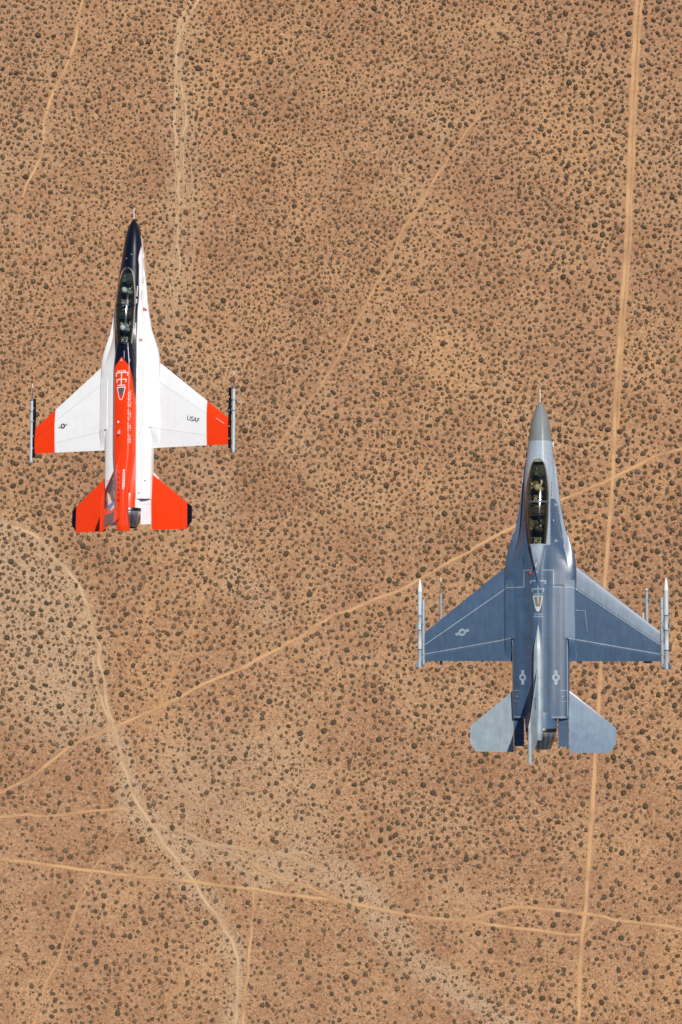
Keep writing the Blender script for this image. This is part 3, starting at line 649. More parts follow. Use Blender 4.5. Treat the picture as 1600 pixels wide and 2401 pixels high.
# ------------------------------------------------------------------ missiles and pods (nose towards +y, origin at mid-length)
def store(name, label, cat, group, jetroot, loc, shape, pylon=None):
    root = bpy.data.objects.new(name, None); C.objects.link(root)
    root.matrix_world = jetroot.matrix_world @ Matrix.Translation(loc)
    tag(root, label, cat, group)
    G = np.array(lin(186, 197, 206)); W_ = (.82, .82, .82); BL = np.array(lin(20, 90, 130)); DK = (.03, .032, .04)
    b = MB(); fins = []
    if shape == 'radar':
        prof = [(1.83, 0, W_), (1.78, .022, W_), (1.62, .062, W_), (1.45, .083, W_), (1.30, .089, W_), (1.298, .089, G)]
        for y in (.28, -.30, -1.10): prof += [(y + .04, .089, G), (y + .039, .0905, BL), (y - .0, .0905, BL), (y - .001, .089, G)]
        prof += [(-1.80, .089, G), (-1.83, .075, G * .5), (-1.83, 0, DK)]
        fins = [(-.05, .30, .17, 4, .0), (-1.62, .30, .21, 4, 0)]
    elif shape == 'probe':
        prof = [(1.82, 0, W_), (1.82, .020, W_), (1.66, .022, W_), (1.65, .013, DK), (1.42, .016, DK), (1.35, .030, DK), (1.05, .052, (.25, .25, .27)), (1.04, .072, G)]
        for y in (.52, .06): prof += [(y + .04, .074, G), (y + .039, .078, BL), (y - .0, .078, BL), (y - .001, .074, G)]
        prof += [(.5 - 1.0, .074, G * .95), (-1.70, .074, G * .93), (-1.71, .078, G * .6), (-1.80, .078, (.5, .5, .5)), (-1.82, .05, DK), (-1.82, 0, DK)]
        prof.sort(key=lambda p: -p[0]) if False else None
        fins = [(1.10, .08, .125, 2, 0)]
    elif shape == 'slim':
        prof = [(1.82, 0, W_), (1.82, .022, W_), (1.62, .024, W_), (1.61, .012, DK), (1.32, .016, DK), (1.05, .040, (.4, .4, .4)), (1.0, .062, G * .5), (-1.72, .062, G * .5), (-1.74, .062, W_), (-1.80, .062, W_), (-1.82, 0, DK)]
        fins = [(1.00, .05, .14, 2, 0)]
    else:
        prof = [(1.50, 0, W_), (1.49, .03, W_), (1.43, .045, W_), (1.42, .045, DK), (1.36, .058, G * .6), (1.05, .063, G * .7), (-1.44, .063, G * .7), (-1.50, .063, (.6, .6, .6)), (-1.50, 0, DK)]
        fins = [(1.05, .22, .13, 4, .0), (-1.35, .28, .16, 4, 0)]
    if shape != 'slim' and shape != 'heat':
        seq = prof
    ys = [p[0] for p in prof]; order = sorted(range(len(prof)), key=lambda i: -ys[i]) if shape in ('radar',) else range(len(prof))
    prof = [prof[i] for i in order]
    b.lathe([(p[0], p[1]) for p in prof], (0, 0, 0), 24, cols=[p[2] for p in prof])
    for y in (-.9, -.55, .8): b.box((.0, y, .075 if shape != 'radar' else .09), (.012, .02, .006), (.6, .6, .6))
    b.build('body', M_PART, root, angle=60)
    for y0, ln, sp, n, _ in fins:
        for k in range(n):
            a = (math.pi / 4 + k * math.pi / 2) if n == 4 else k * math.pi
            f = MB(); slab(f, .04, .04 + sp, 6, lambda r: -y0 - ln / 2 + (r - .04) / sp * ln * .75, lambda r: -y0 + ln / 2 + 0 * r, 6, lambda r, c: 0 * r, lambda r, c: .005 + 0 * r, lambda r, c: np.broadcast_to(G * .42 if n == 4 else np.array(DK), r.shape + (3,)).copy(), lambda r, c, o: np.stack([r * math.cos(a) - o * math.sin(a), -c, r * math.sin(a) + o * math.cos(a)], -1))
            f.build('fin', M_PART, root, smooth=False)
    return root

# ------------------------------------------------------------------ pilots
def skin_mesh(verts, edges, radii, sub=2):
    me = bpy.data.meshes.new("body"); me.from_pydata(verts, edges, []); ob = bpy.data.objects.new("body", me); C.objects.link(ob)
    ob.modifiers.new("skin", 'SKIN'); 
    for i, r in enumerate(radii): me.skin_vertices[0].data[i].radius = (r, r)
    me.skin_vertices[0].data[0].use_root = True
    sb = ob.modifiers.new("sub", 'SUBSURF'); sb.levels = sub; sb.render_levels = sub
    bpy.context.view_layer.update(); ev = ob.evaluated_get(bpy.context.evaluated_depsgraph_get()); m2 = ev.to_mesh()
    V = [tuple(v.co) for v in m2.vertices]; Fc = [tuple(p.vertices) for p in m2.polygons]; ev.to_mesh_clear()
    C.objects.unlink(ob); bpy.data.objects.remove(ob); bpy.data.meshes.remove(me)
    return V, Fc
_pm = None
def pilot(jetroot, loc, label, helmet_col, suit_col, turn=0.0, board=True):
    global _pm
    if _pm is None:
        V = [(0, 0, 0), (0, -.02, .22), (0, .0, .42), (0, .02, .52), (0, .04, .64), (0, .05, .74)]; Ed = [(0, 1), (1, 2), (2, 3), (3, 4), (4, 5)]; Rr = [.15, .145, .15, .075, .06, .09]
        V2, E2, R2 = list(V), list(Ed), list(Rr)
        for sg in (-1, 1):
            i = len(V2); V2 += [(sg * .17, .0, .43), (sg * .25, .06, .22), (sg * .24, .24, .16), (sg * .20, .40, .20), (sg * .19, .47, .21)]; E2 += [(2, i), (i, i+1), (i+1, i+2), (i+2, i+3), (i+3, i+4)]; R2 += [.075, .055, .045, .034, .036]
            i = len(V2); V2 += [(sg * .11, .08, .02), (sg * .15, .48, .14), (sg * .13, .70, -.12), (sg * .13, .82, -.14)]; E2 += [(0, i), (i, i+1), (i+1, i+2), (i+2, i+3)]; R2 += [.10, .075, .055, .045]
        A = skin_mesh(V2, E2, R2)
        parts = [A]
        for sg in (-1, 1):                       # gloved fingers curled on stick and throttle
            for k in range(4):
                x = sg * .19 + (k - 1.5) * .021; ln = (.030, .034, .032, .026)[k]
                parts.append(skin_mesh([(x, .47, .215), (x, .50, .222), (x, .50 + ln, .212), (x, .505 + ln, .18), (x, .485 + ln, .158)], [(0, 1), (1, 2), (2, 3), (3, 4)], [.0105, .010, .0095, .009, .008], 1))
            x = sg * (.19 - .036); parts.append(skin_mesh([(sg * .175, .44, .205), (x, .475, .195), (x + sg * .008, .51, .185)], [(0, 1), (1, 2)], [.013, .011, .009], 1))
        _pm = parts
    root = bpy.data.objects.new("person", None); C.objects.link(root); root.matrix_world = jetroot.matrix_world @ Matrix.Translation(loc)
    tag(root, label, 'person', 'pilots seated in the cockpits')
    b = MB()
    for Vv, Fc in _pm: b.add(Vv, Fc, suit_col)
    b.build('body', M_CLOTH, root)
    hm = MB(); n = 24; th = np.linspace(0, 2 * math.pi, n, endpoint=False); ph = np.linspace(-.9, math.pi / 2, 14)
    P = np.stack([np.outer(np.cos(th), np.cos(ph)) * .128, np.outer(np.sin(th), np.cos(ph)) * .150, np.tile(np.sin(ph) * .135, (n, 1))], -1)
    hm.grid(P, helmet_col, wrap_u=True); h = hm.build('helmet', M_PART, root); h.location = (0, .06, .76); h.rotation_euler = (R(-8), 0, turn)
    vs = MB(); th = np.linspace(.35, math.pi - .35, 14); ph = np.linspace(-.35, .55, 8)
    P = np.stack([np.outer(np.cos(th), np.cos(ph)) * .136, np.outer(np.sin(th), np.cos(ph)) * .160, np.tile(np.sin(ph) * .142, (14, 1))], -1); vs.grid(P, (.015, .015, .02)); vs.build('visor', M_GLOSS, h)
    om = MB(); om.lathe([(.145, .02), (.17, .045), (.13, .06), (.08, .06)], (0, 0, -.09), 14, (.05, .055, .05)); om.build('oxygen_mask', M_PART, h)
    hv = MB()
    for sg in (-1, 1):
        x = np.linspace(sg * .05, sg * .10, 6); y = .0 + np.linspace(.16, .13, 6); z = np.linspace(.15, .53, 6)
        hv.grid(np.stack([np.stack([x - .02, y, z], -1), np.stack([x + .02, y, z], -1)], 0), (.40, .40, .34))
    hv.box((0, .13, .36), (.11, .04, .09), (.16, .19, .14)); hv.box((.09, .19, .40), (.035, .02, .03), (.6, .6, .58)); hv.box((-.13, .12, .48), (.03, .03, .02), (.5, .5, .46)); hv.build('harness', M_CLOTH, root)
    if board:
        kb = MB(); kb.box((.15, .36, .225), (.085, .11, .006), lin(226, 224, 190), rz=.12); kb.box((.15, .43, .225), (.03, .012, .006), (.2, .2, .2), rz=.12); kb.build('kneeboard', M_CLOTH, root)
    return root

PR = (8.0942, -3.4819, 82.8566, -0.265577, -0.076534, -0.002324)
PL = (-9.4230, 5.3458, 92.0359, -0.354993, -0.102209, -0.002336)
white_jet = build_jet('fighter_jet', 'white', PL, 'white two-seat fighter jet with orange wing tips and tail and a navy blue nose')
grey_jet = build_jet('fighter_jet', 'grey', PR, 'dark blue-grey two-seat fighter jet with gold canopy and white missiles on its wing tips')
g1 = 'instrument pods on the wing tips of the white jet'; g2 = 'missiles on the wing tips of the grey jet'; g3 = 'stores under the wings of the grey jet'
store('instrument_pod', 'silver instrument pod with blue bands on the left-hand orange wing tip', 'missile pod', g1, white_jet, (-5.02, 8 - 9.15, .02), 'probe')
store('instrument_pod', 'silver instrument pod with blue bands on the right-hand orange wing tip', 'missile pod', g1, white_jet, (5.02, 8 - 9.13, .02), 'probe')
store('missile', 'white-nosed pale missile with blue bands on the left-hand wing tip of the grey jet', 'missile', g2, grey_jet, (-5.02, 8 - 9.0, .03), 'radar')
store('missile', 'white-nosed pale missile with blue bands on the right-hand wing tip of the grey jet', 'missile', g2, grey_jet, (5.035, 8 - 9.03, .03), 'radar')
store('instrument_pod', 'slim dark pod with white needle nose under the left-hand wing of the grey jet', 'missile pod', g3, grey_jet, (-4.22, 8 - 8.93, -.36), 'slim')
store('missile', 'slim grey missile with small dark nose fins under the right-hand wing of the grey jet', 'missile', g3, grey_jet, (4.22, 8 - 9.13, -.36), 'heat')
for sg in (-1, 1):
    q = MB(); q.box((sg * 4.20, 8 - 9.5, -.23), (.035, .62, .075), tuple(LGREY)); q.box((sg * 4.20, 8 - 9.3, -.07), (.025, .42, .11), tuple(LGREY)); q.build('underwing_pylon', M_PART, grey_jet)
q = MB(); q.lathe([(.18, 0), (.17, .02), (-.2, .03), (-.2, 0)], (4.10, 8 - 8.75, -.15), 10, (.7, .7, .7)); q.build('pylon_nose', M_PART, grey_jet)
OL = lin(52, 60, 42)
pilot(white_jet, (-.02, 8 - 3.50, .02), 'pilot with grey helmet in the front seat of the white jet', (.50, .54, .50), lin(100, 118, 100), .5)
pilot(white_jet, (-.04, 8 - 5.22, .10), 'pilot with pale grey round helmet in the rear seat of the white jet', (.60, .61, .64), lin(112, 130, 118), .1)
pilot(grey_jet, (-.0, 8 - 3.62, .03), 'pilot with pale green sleeves and kneeboard in the front seat of the grey jet', (.45, .45, .34), lin(104, 108, 80), -.2)
pilot(grey_jet, (.0, 8 - 5.28, .08), 'pilot with black helmet in the rear seat of the grey jet', (.03, .03, .035), lin(64, 68, 54), .3)

# ------------------------------------------------------------------ desert floor
K = CAM_H / 4800.0
def G2(px, py): return ((px - 800) * K, -(py - 1200.5) * K)
ROADS = {
 'main': ([(1497,-60),(1494,0),(1490,60),(1486,127),(1481,230),(1476,357),(1471,510),(1465,640),(1454,765),(1446,900),(1441,1010),(1438,1122),(1429,1230),(1423,1306),(1416,1440),(1409,1560),(1402,1690),(1396,1800),(1389,1900),(1384,1979),(1378,2060),(1374,2126),(1364,2208),(1359,2310),(1357,2401),(1354,2470)], 10.5, .85),
 'rut': ([(1508,-60),(1505,0),(1500,80),(1497,160),(1490,240),(1486,357),(1480,510),(1474,640),(1463,765),(1454,900),(1448,1010)], 7, .75),
 'diag': ([(1660,1035),(1600,1056),(1560,1062),(1520,1077),(1480,1100),(1437,1122),(1380,1146),(1327,1168),(1265,1204),(1204,1235),(1140,1268),(1082,1301),(1030,1335),(980,1362),(915,1393),(847,1420),(800,1437),(760,1455),(699,1496),(628,1537),(551,1572),(490,1600),(434,1629),(372,1659),(306,1690),(265,1705),(204,1728),(153,1759),(102,1800),(82,1820),(36,1843),(0,1859),(-60,1880)], 7.5, .85),
 'thin': ([(1200,192),(1188,204),(1150,243),(1116,281),(1095,310),(1076,337),(1050,372),(1030,403),(1004,449),(975,495),(953,526),(930,575),(913,620),(890,655),(860,706),(828,770),(797,830),(770,878),(747,912),(722,945),(698,972),(687,1000),(663,1033),(635,1075),(622,1095)], 5, .75),
 'faint_a': ([(566,1210),(541,1241),(520,1280),(500,1322),(474,1404),(455,1457),(434,1511),(410,1570),(388,1623),(362,1674),(357,1700),(352,1741),(343,1770),(334,1800),(326,1816)], 4.5, .65),
 'topleft': ([(200,-50),(196,0),(184,51),(180,80),(176,107),(165,140),(153,163),(143,185),(135,204),(118,235),(110,255),(106,300),(105,352),(95,375),(84,393),(64,434),(54,470),(43,490),(44,520),(46,561)], 6.5, .9),
 'wash_a': ([(455,-50),(449,0),(435,22),(423,41),(418,60),(416,77),(415,130),(414,204),(411,280),(411,357),(414,400),(416,459),(416,530),(416,620),(410,760)], 7, .9),
 'wash_b': ([(470,-20),(459,10),(445,40),(430,70),(420,110),(418,143),(425,185),(431,225),(432,270),(431,316),(426,380),(423,449)], 6, .8),
 'wash_c': ([(-50,1222),(0,1223),(51,1233),(75,1248),(92,1266),(118,1292),(143,1322),(165,1343),(184,1368),(198,1396),(209,1424),(218,1455),(224,1486),(232,1520),(240,1557),(245,1595),(247,1634),(256,1662),(265,1690),(270,1720),(278,1751),(288,1777),(296,1800),(301,1820),(306,1841),(315,1867),(327,1892),(340,1915),(357,1938),(378,1968),(398,1999),(420,2028),(439,2055),(458,2078),(474,2101),(495,2130),(515,2157),(535,2187),(551,2218),(560,2243),(564,2269),(564,2295),(561,2320),(555,2360),(548,2401),(545,2450)], 7.5, .8),
 'wash_e': ([(226,1540),(226,1580),(232,1620),(240,1650),(250,1690),(262,1740)], 7, .8),
 'cross': ([(-50,2006),(0,2014),(102,2027),(219,2042),(327,2055),(449,2066),(561,2081),(663,2096),(800,2113),(902,2134),(1004,2152),(1086,2157),(1157,2168),(1239,2179),(1310,2190),(1361,2193)], 7.5, .85),
 'branch': ([(1086,2156),(1120,2150),(1147,2141),(1180,2131),(1213,2125),(1250,2128),(1285,2133),(1330,2137),(1371,2139),(1392,2146),(1412,2152),(1478,2162),(1555,2170),(1600,2179),(1660,2188)], 7.5, .8),
 'bend': ([(1361,2193),(1378,2176),(1390,2162),(1402,2152)], 7, .6),
 'west': ([(-50,1922),(0,1918),(51,1910),(128,1911),(204,1902),(250,1898),(291,1894),(310,1898),(330,1908)], 6, .75),
 'sw': ([(293,1896),(285,1930),(270,1968),(250,2000),(224,2030),(208,2062),(194,2096),(181,2130),(168,2167),(150,2210),(133,2254),(118,2290),(102,2326),(77,2401),(60,2450)], 5, .7),
 'mid_a': ([(587,2019),(604,2030),(622,2047),(645,2056),(673,2065),(700,2073),(730,2083),(762,2096),(791,2110)], 6, .7),
 'mid_b': ([(597,2040),(596,2075),(594,2116),(591,2160),(587,2208),(583,2250),(579,2290),(574,2345),(571,2401),(568,2450)], 6, .85),
 'spur': ([(357,1933),(434,1953),(470,1968),(510,1984),(550,1990),(587,1994),(640,1996),(700,2012),(760,2040)], 9, .5),
}
WASHES = [([(300,1840),(357,1950),(434,1980),(510,2000),(600,2015),(663,2010),(740,2040),(800,2065),(851,2106),(917,2183),(960,2230),(1004,2269),(1086,2336),(1157,2387),(1200,2440)], 46), ([(430,2050),(500,2130),(555,2220),(555,2300),(540,2400)], 34), ([(330,1880),(420,2000),(520,2010),(620,2060),(740,2060)], 26), ([(587,1994),(700,1990),(800,2030),(900,2140)], 26),
          ([(420,-20),(425,200),(425,420),(420,560),(400,720),(430,900),(470,1100),(520,1200),(560,1330),(640,1450)], 50), ([(0,1235),(100,1290),(180,1400),(215,1500),(240,1650),(290,1800)], 30)]
def dist_poly(X, Y, pts):
    d = np.full(X.shape, 1e9)
    for (xa, ya), (xb, yb) in zip(pts[:-1], pts[1:]):
        vx, vy = xb - xa, yb - ya; t = np.clip(((X - xa) * vx + (Y - ya) * vy) / (vx * vx + vy * vy), 0, 1)
        d = np.minimum(d, np.hypot(X - xa - t * vx, Y - ya - t * vy))
    return d
def in_poly(X, Y, pts):
    c = np.zeros(X.shape, bool); n = len(pts)
    for i in range(n):
        x1, y1 = pts[i]; x2, y2 = pts[(i + 1) % n]
        m = ((y1 > Y) != (y2 > Y)) & (X < (x2 - x1) * (Y - y1) / (y2 - y1 + 1e-9) + x1); c ^= m
    return c
def vnoise(X, Y, sc, seed):
    r = np.random.RandomState(seed).rand(64, 64); x = X / sc; y = Y / sc; i = np.floor(x).astype(int); j = np.floor(y).astype(int); u = x - i; v = y - j
    u = u * u * (3 - 2 * u); v = v * v * (3 - 2 * v); g = lambda a, b: r[a % 64, b % 64]
    return (g(i, j) * (1 - u) + g(i + 1, j) * u) * (1 - v) + (g(i, j + 1) * (1 - u) + g(i + 1, j + 1) * u) * v
def pale_map(X, Y):                               # pixel coordinates -> how much pale grey wash sand (a colour the ground itself has)
    p = np.zeros(X.shape)
    wob = (vnoise(X, Y, 60, 3) - .5) * 46
    for pts, wd in WASHES: p = np.maximum(p, (.38 if wd == 50 else .75) * np.clip(1.15 - (dist_poly(X, Y, pts) + wob) / wd, 0, 1))
    A = [(-400, 1225), (40, 1235), (120, 1300), (205, 1430), (235, 1560), (255, 1700), (150, 1740), (60, 1700), (-10, 1560), (-400, 1500)]
    B = [(300, 1830), (420, 1700), (700, 1720), (780, 1850), (800, 2050), (600, 1990), (430, 1960)]
    for poly, k in ((A, .75), (B, .45)):
        ins = in_poly(X, Y, poly); d = dist_poly(X, Y, poly + poly[:1]); p = np.maximum(p, k * np.clip(.5 + np.where(ins, d, -d) / 110, 0, 1))
    return np.clip(p, 0, 1)

gx = np.unique(np.concatenate([-np.geomspace(300, 9000, 14), np.arange(-260, 260.1, 2.0), np.geomspace(300, 9000, 14)]))
gy = np.unique(np.concatenate([-np.geomspace(400, 9000, 14), np.arange(-360, 360.1, 2.0), np.geomspace(400, 9000, 14)]))
XX, YY = np.meshgrid(gx, gy, indexing='ij'); PX = XX / K + 800; PY = -YY / K + 1200.5
mb = MB(); P = np.stack([XX, YY, np.zeros_like(XX)], -1)
pale = pale_map(PX, PY); warm = np.clip(.5 + (vnoise(PX, PY, 330, 11) - .5) * 1.2 + .22 * sstep(900, 1500, PX) * sstep(300, 1200, PY) - .1, 0, 1)
scr = np.clip(vnoise(PX, PY, 170, 21) * .6 + vnoise(PX, PY, 70, 22) * .4, 0, 1)
mb.grid(P, np.stack([pale, warm, scr], -1))

m, n, b, o = new_mat("desert_sand")
at = n.nodes.new("ShaderNodeAttribute"); at.attribute_name = "paint"; sp = n.nodes.new("ShaderNodeSeparateColor"); n.links.new(at.outputs['Color'], sp.inputs[0])
tc = n.nodes.new("ShaderNodeTexCoord")
def noise(sc, det=6, ro=.6, dist=0.0):
    q = n.nodes.new("ShaderNodeTexNoise"); q.inputs['Scale'].default_value = sc; q.inputs['Detail'].default_value = det; q.inputs['Roughness'].default_value = ro; q.inputs['Distortion'].default_value = dist
    n.links.new(tc.outputs['Object'], q.inputs['Vector']); return q
def rng_(src, a, b_, c=0., d=1.):
    q = n.nodes.new("ShaderNodeMapRange"); q.inputs[1].default_value = a; q.inputs[2].default_value = b_; q.inputs[3].default_value = c; q.inputs[4].default_value = d; n.links.new(src, q.inputs[0]); return q.outputs[0]
def mixn(f, a, b_):
    q = n.nodes.new("ShaderNodeMix"); q.data_type = 'RGBA'
    if isinstance(f, float): q.inputs[0].default_value = f
    else: n.links.new(f, q.inputs[0])
    for k, v in ((6, a), (7, b_)):
        if isinstance(v, tuple): q.inputs[k].default_value = (*v, 1)
        else: n.links.new(v, q.inputs[k])
    return q.outputs[2]
def mul(a, b_):
    q = n.nodes.new("ShaderNodeMath"); q.operation = 'MULTIPLY'
    for k, v in ((0, a), (1, b_)):
        if isinstance(v, float): q.inputs[k].default_value = v
        else: n.links.new(v, q.inputs[k])
    return q.outputs[0]
nA, nB, nC, nD, nE = noise(.018, 6, .6, .4), noise(.10, 7, .68, .3), noise(.55, 5, .7), noise(1.5, 4, .75), noise(.045, 6, .65, .8)
SAND1, SAND2 = lin(214, 166, 122), lin(206, 152, 104)
c0 = mixn(sp.outputs[1], lin(202, 162, 126), lin(211, 164, 119))
c0 = mixn(rng_(nA.outputs[0], .38, .60), c0, lin(188, 144, 111))
c0 = mixn(mul(sp.outputs[0], .95), c0, lin(208, 180, 148))
# reddish-brown low growth in uneven patches, fine stipple and pale sand between
pi_ = n.nodes.new('ShaderNodeMath'); pi_.operation = 'SUBTRACT'; pi_.inputs[0].default_value = 1.0; n.links.new(sp.outputs[0], pi_.inputs[1])
patch = mul(mul(rng_(nE.outputs[0], .46, .64), .58), pi_.outputs[0]); c1 = mixn(patch, c0, lin(168, 124, 92))
st = mul(rng_(nC.outputs[0], .50, .64), rng_(nB.outputs[0], .36, .60, .35, 1.)); c2 = mixn(mul(st, .70), c1, lin(142, 100, 74))
c3 = mixn(mul(rng_(nD.outputs[0], .52, .64), .62), c2, lin(126, 90, 68))
c4 = mixn(mul(rng_(nC.outputs[0], .48, .30), .55), c3, lin(236, 198, 154))
n.links.new(c4, b.inputs['Base Color']); b.inputs['Roughness'].default_value = .95; b.inputs['Specular IOR Level'].default_value = .1
bp = n.nodes.new("ShaderNodeBump"); bp.inputs['Strength'].default_value = .9; bp.inputs['Distance'].default_value = .8
ad = n.nodes.new("ShaderNodeMath"); ad.operation = 'ADD'; n.links.new(nC.outputs[0], ad.inputs[0]); n.links.new(nB.outputs[0], ad.inputs[1])
ad2 = n.nodes.new('ShaderNodeMath'); ad2.operation = 'MULTIPLY_ADD'; ad2.inputs[1].default_value = .6; n.links.new(nD.outputs[0], ad2.inputs[0]); n.links.new(ad.outputs[0], ad2.inputs[2]); n.links.new(ad2.outputs[0], bp.inputs['Height']); n.links.new(bp.outputs[0], b.inputs['Normal'])
g = mb.build('ground', m, None, smooth=True, angle=180); tag(g, 'tan desert floor with pale washes and brown patches', kind='structure')

# ------------------------------------------------------------------ dirt tracks: thin sheets with ragged, fading verges
def track_mat(name, col, col2, strength, twin):
    m, n, b, o = new_mat(name); n.links.clear()
    uv = n.nodes.new("ShaderNodeUVMap"); se = n.nodes.new("ShaderNodeSeparateXYZ"); n.links.new(uv.outputs[0], se.inputs[0])
    tc = n.nodes.new("ShaderNodeTexCoord"); nz = n.nodes.new("ShaderNodeTexNoise"); nz.inputs['Scale'].default_value = .9; nz.inputs['Detail'].default_value = 5; nz.inputs['Roughness'].default_value = .7; n.links.new(tc.outputs['Object'], nz.inputs['Vector'])
    nl = n.nodes.new("ShaderNodeTexNoise"); nl.inputs['Scale'].default_value = .07; nl.inputs['Detail'].default_value = 4; n.links.new(tc.outputs['Object'], nl.inputs['Vector'])
    def M_(op, a, b_=None, c=None):
        q = n.nodes.new("ShaderNodeMath"); q.operation = op
        for k, v in ((0, a), (1, b_), (2, c)):
            if v is None: continue
            if isinstance(v, (int, float)): q.inputs[k].default_value = v
            else: n.links.new(v, q.inputs[k])
        return q.outputs[0]
    e = M_('ABSOLUTE', M_('MULTIPLY_ADD', se.outputs[0], 2.0, -1.0))
    e2 = M_('ADD', e, M_('MULTIPLY_ADD', nz.outputs[0], 1.1, -.55))
    q = n.nodes.new("ShaderNodeMapRange"); q.inputs[1].default_value = .50; q.inputs[2].default_value = .95; q.inputs[3].default_value = 1; q.inputs[4].default_value = 0; n.links.new(e2, q.inputs[0]); al = q.outputs[0]
    if twin:
        t = n.nodes.new("ShaderNodeMapRange"); t.inputs[1].default_value = .05; t.inputs[2].default_value = .28; t.inputs[3].default_value = .35; t.inputs[4].default_value = 1; n.links.new(e2, t.inputs[0]); al = M_('MULTIPLY', al, t.outputs[0])
    l = n.nodes.new("ShaderNodeMapRange"); l.inputs[1].default_value = .36; l.inputs[2].default_value = .56; l.inputs[3].default_value = .58; l.inputs[4].default_value = 1; n.links.new(nl.outputs[0], l.inputs[0])
    al = M_('MULTIPLY', M_('MULTIPLY', al, l.outputs[0]), strength)
    mx = n.nodes.new("ShaderNodeMix"); mx.data_type = 'RGBA'; n.links.new(nz.outputs[0], mx.inputs[0]); mx.inputs[6].default_value = (*col, 1); mx.inputs[7].default_value = (*col2, 1); n.links.new(mx.outputs[2], b.inputs['Base Color'])
    b.inputs['Roughness'].default_value = .95; b.inputs['Specular IOR Level'].default_value = .1
    tr = n.nodes.new("ShaderNodeBsdfTransparent"); ms = n.nodes.new("ShaderNodeMixShader"); n.links.new(al, ms.inputs[0]); n.links.new(tr.outputs[0], ms.inputs[1]); n.links.new(b.outputs[0], ms.inputs[2]); n.links.new(ms.outputs[0], o.inputs[0])
    return m
ROAD_LABEL = {'main': 'straight tan dirt road running top to bottom on the right', 'rut': 'second wheel track beside the right-hand dirt road', 'diag': 'long diagonal dirt road crossing the desert', 'cross': 'straight dirt road across the bottom left', 'wash_c': 'pale curving dry wash on the lower left'}
rr = np.random.RandomState(77)
for wi, (wp, ww) in enumerate(WASHES):             # narrow braided rills inside each wash
    wp = np.array(wp, float); L_ = np.concatenate([[0], np.cumsum(np.hypot(*np.diff(wp, axis=0).T))])
    for q_ in range(4):
        a_, b__ = sorted(rr.uniform(0, L_[-1], 2)); b__ = min(L_[-1], max(b__, a_ + .35 * L_[-1])); t_ = np.arange(a_, b__, 22.0)
        if len(t_) < 4: continue
        off_ = np.cumsum(rr.normal(0, .22, len(t_))) * ww * .35 + rr.uniform(-.7, .7) * ww; off_ = np.clip(off_, -1.1 * ww, 1.1 * ww)
        px_ = np.interp(t_, L_, wp[:, 0]); py_ = np.interp(t_, L_, wp[:, 1]); dx_ = np.gradient(px_); dy_ = np.gradient(py_); dl_ = np.hypot(dx_, dy_)
        ROADS['wash_rill_%d_%d' % (wi, q_)] = ([(float(x_ - dy_i / l_i * o_), float(y_ + dx_i / l_i * o_)) for x_, y_, dx_i, dy_i, l_i, o_ in zip(px_, py_, dx_, dy_, dl_, off_)], float(rr.uniform(3.5, 6)), .45)
def outside(p): return p[0] < 0 or p[0] > 1600 or p[1] < 0 or p[1] > 2401
for k in list(ROADS):                              # tracks that leave the picture run on across the desert
    pts, wd, st = ROADS[k]; pts = list(pts)
    for end in (0, -1):
        if outside(pts[end]) and 'rill' not in k:
            a_, b__ = np.array(pts[end], float), np.array(pts[3] if end == 0 else pts[-4], float); d_ = (a_ - b__) / np.hypot(*(a_ - b__)); nn_ = np.array([-d_[1], d_[0]]); acc = 0.0
            for q_ in range(1, 10):
                acc += rr.normal(0, 6); p_ = tuple(a_ + d_ * 130 * q_ + nn_ * acc); pts = [p_] + pts if end == 0 else pts + [p_]
    ROADS[k] = (pts, wd, st)
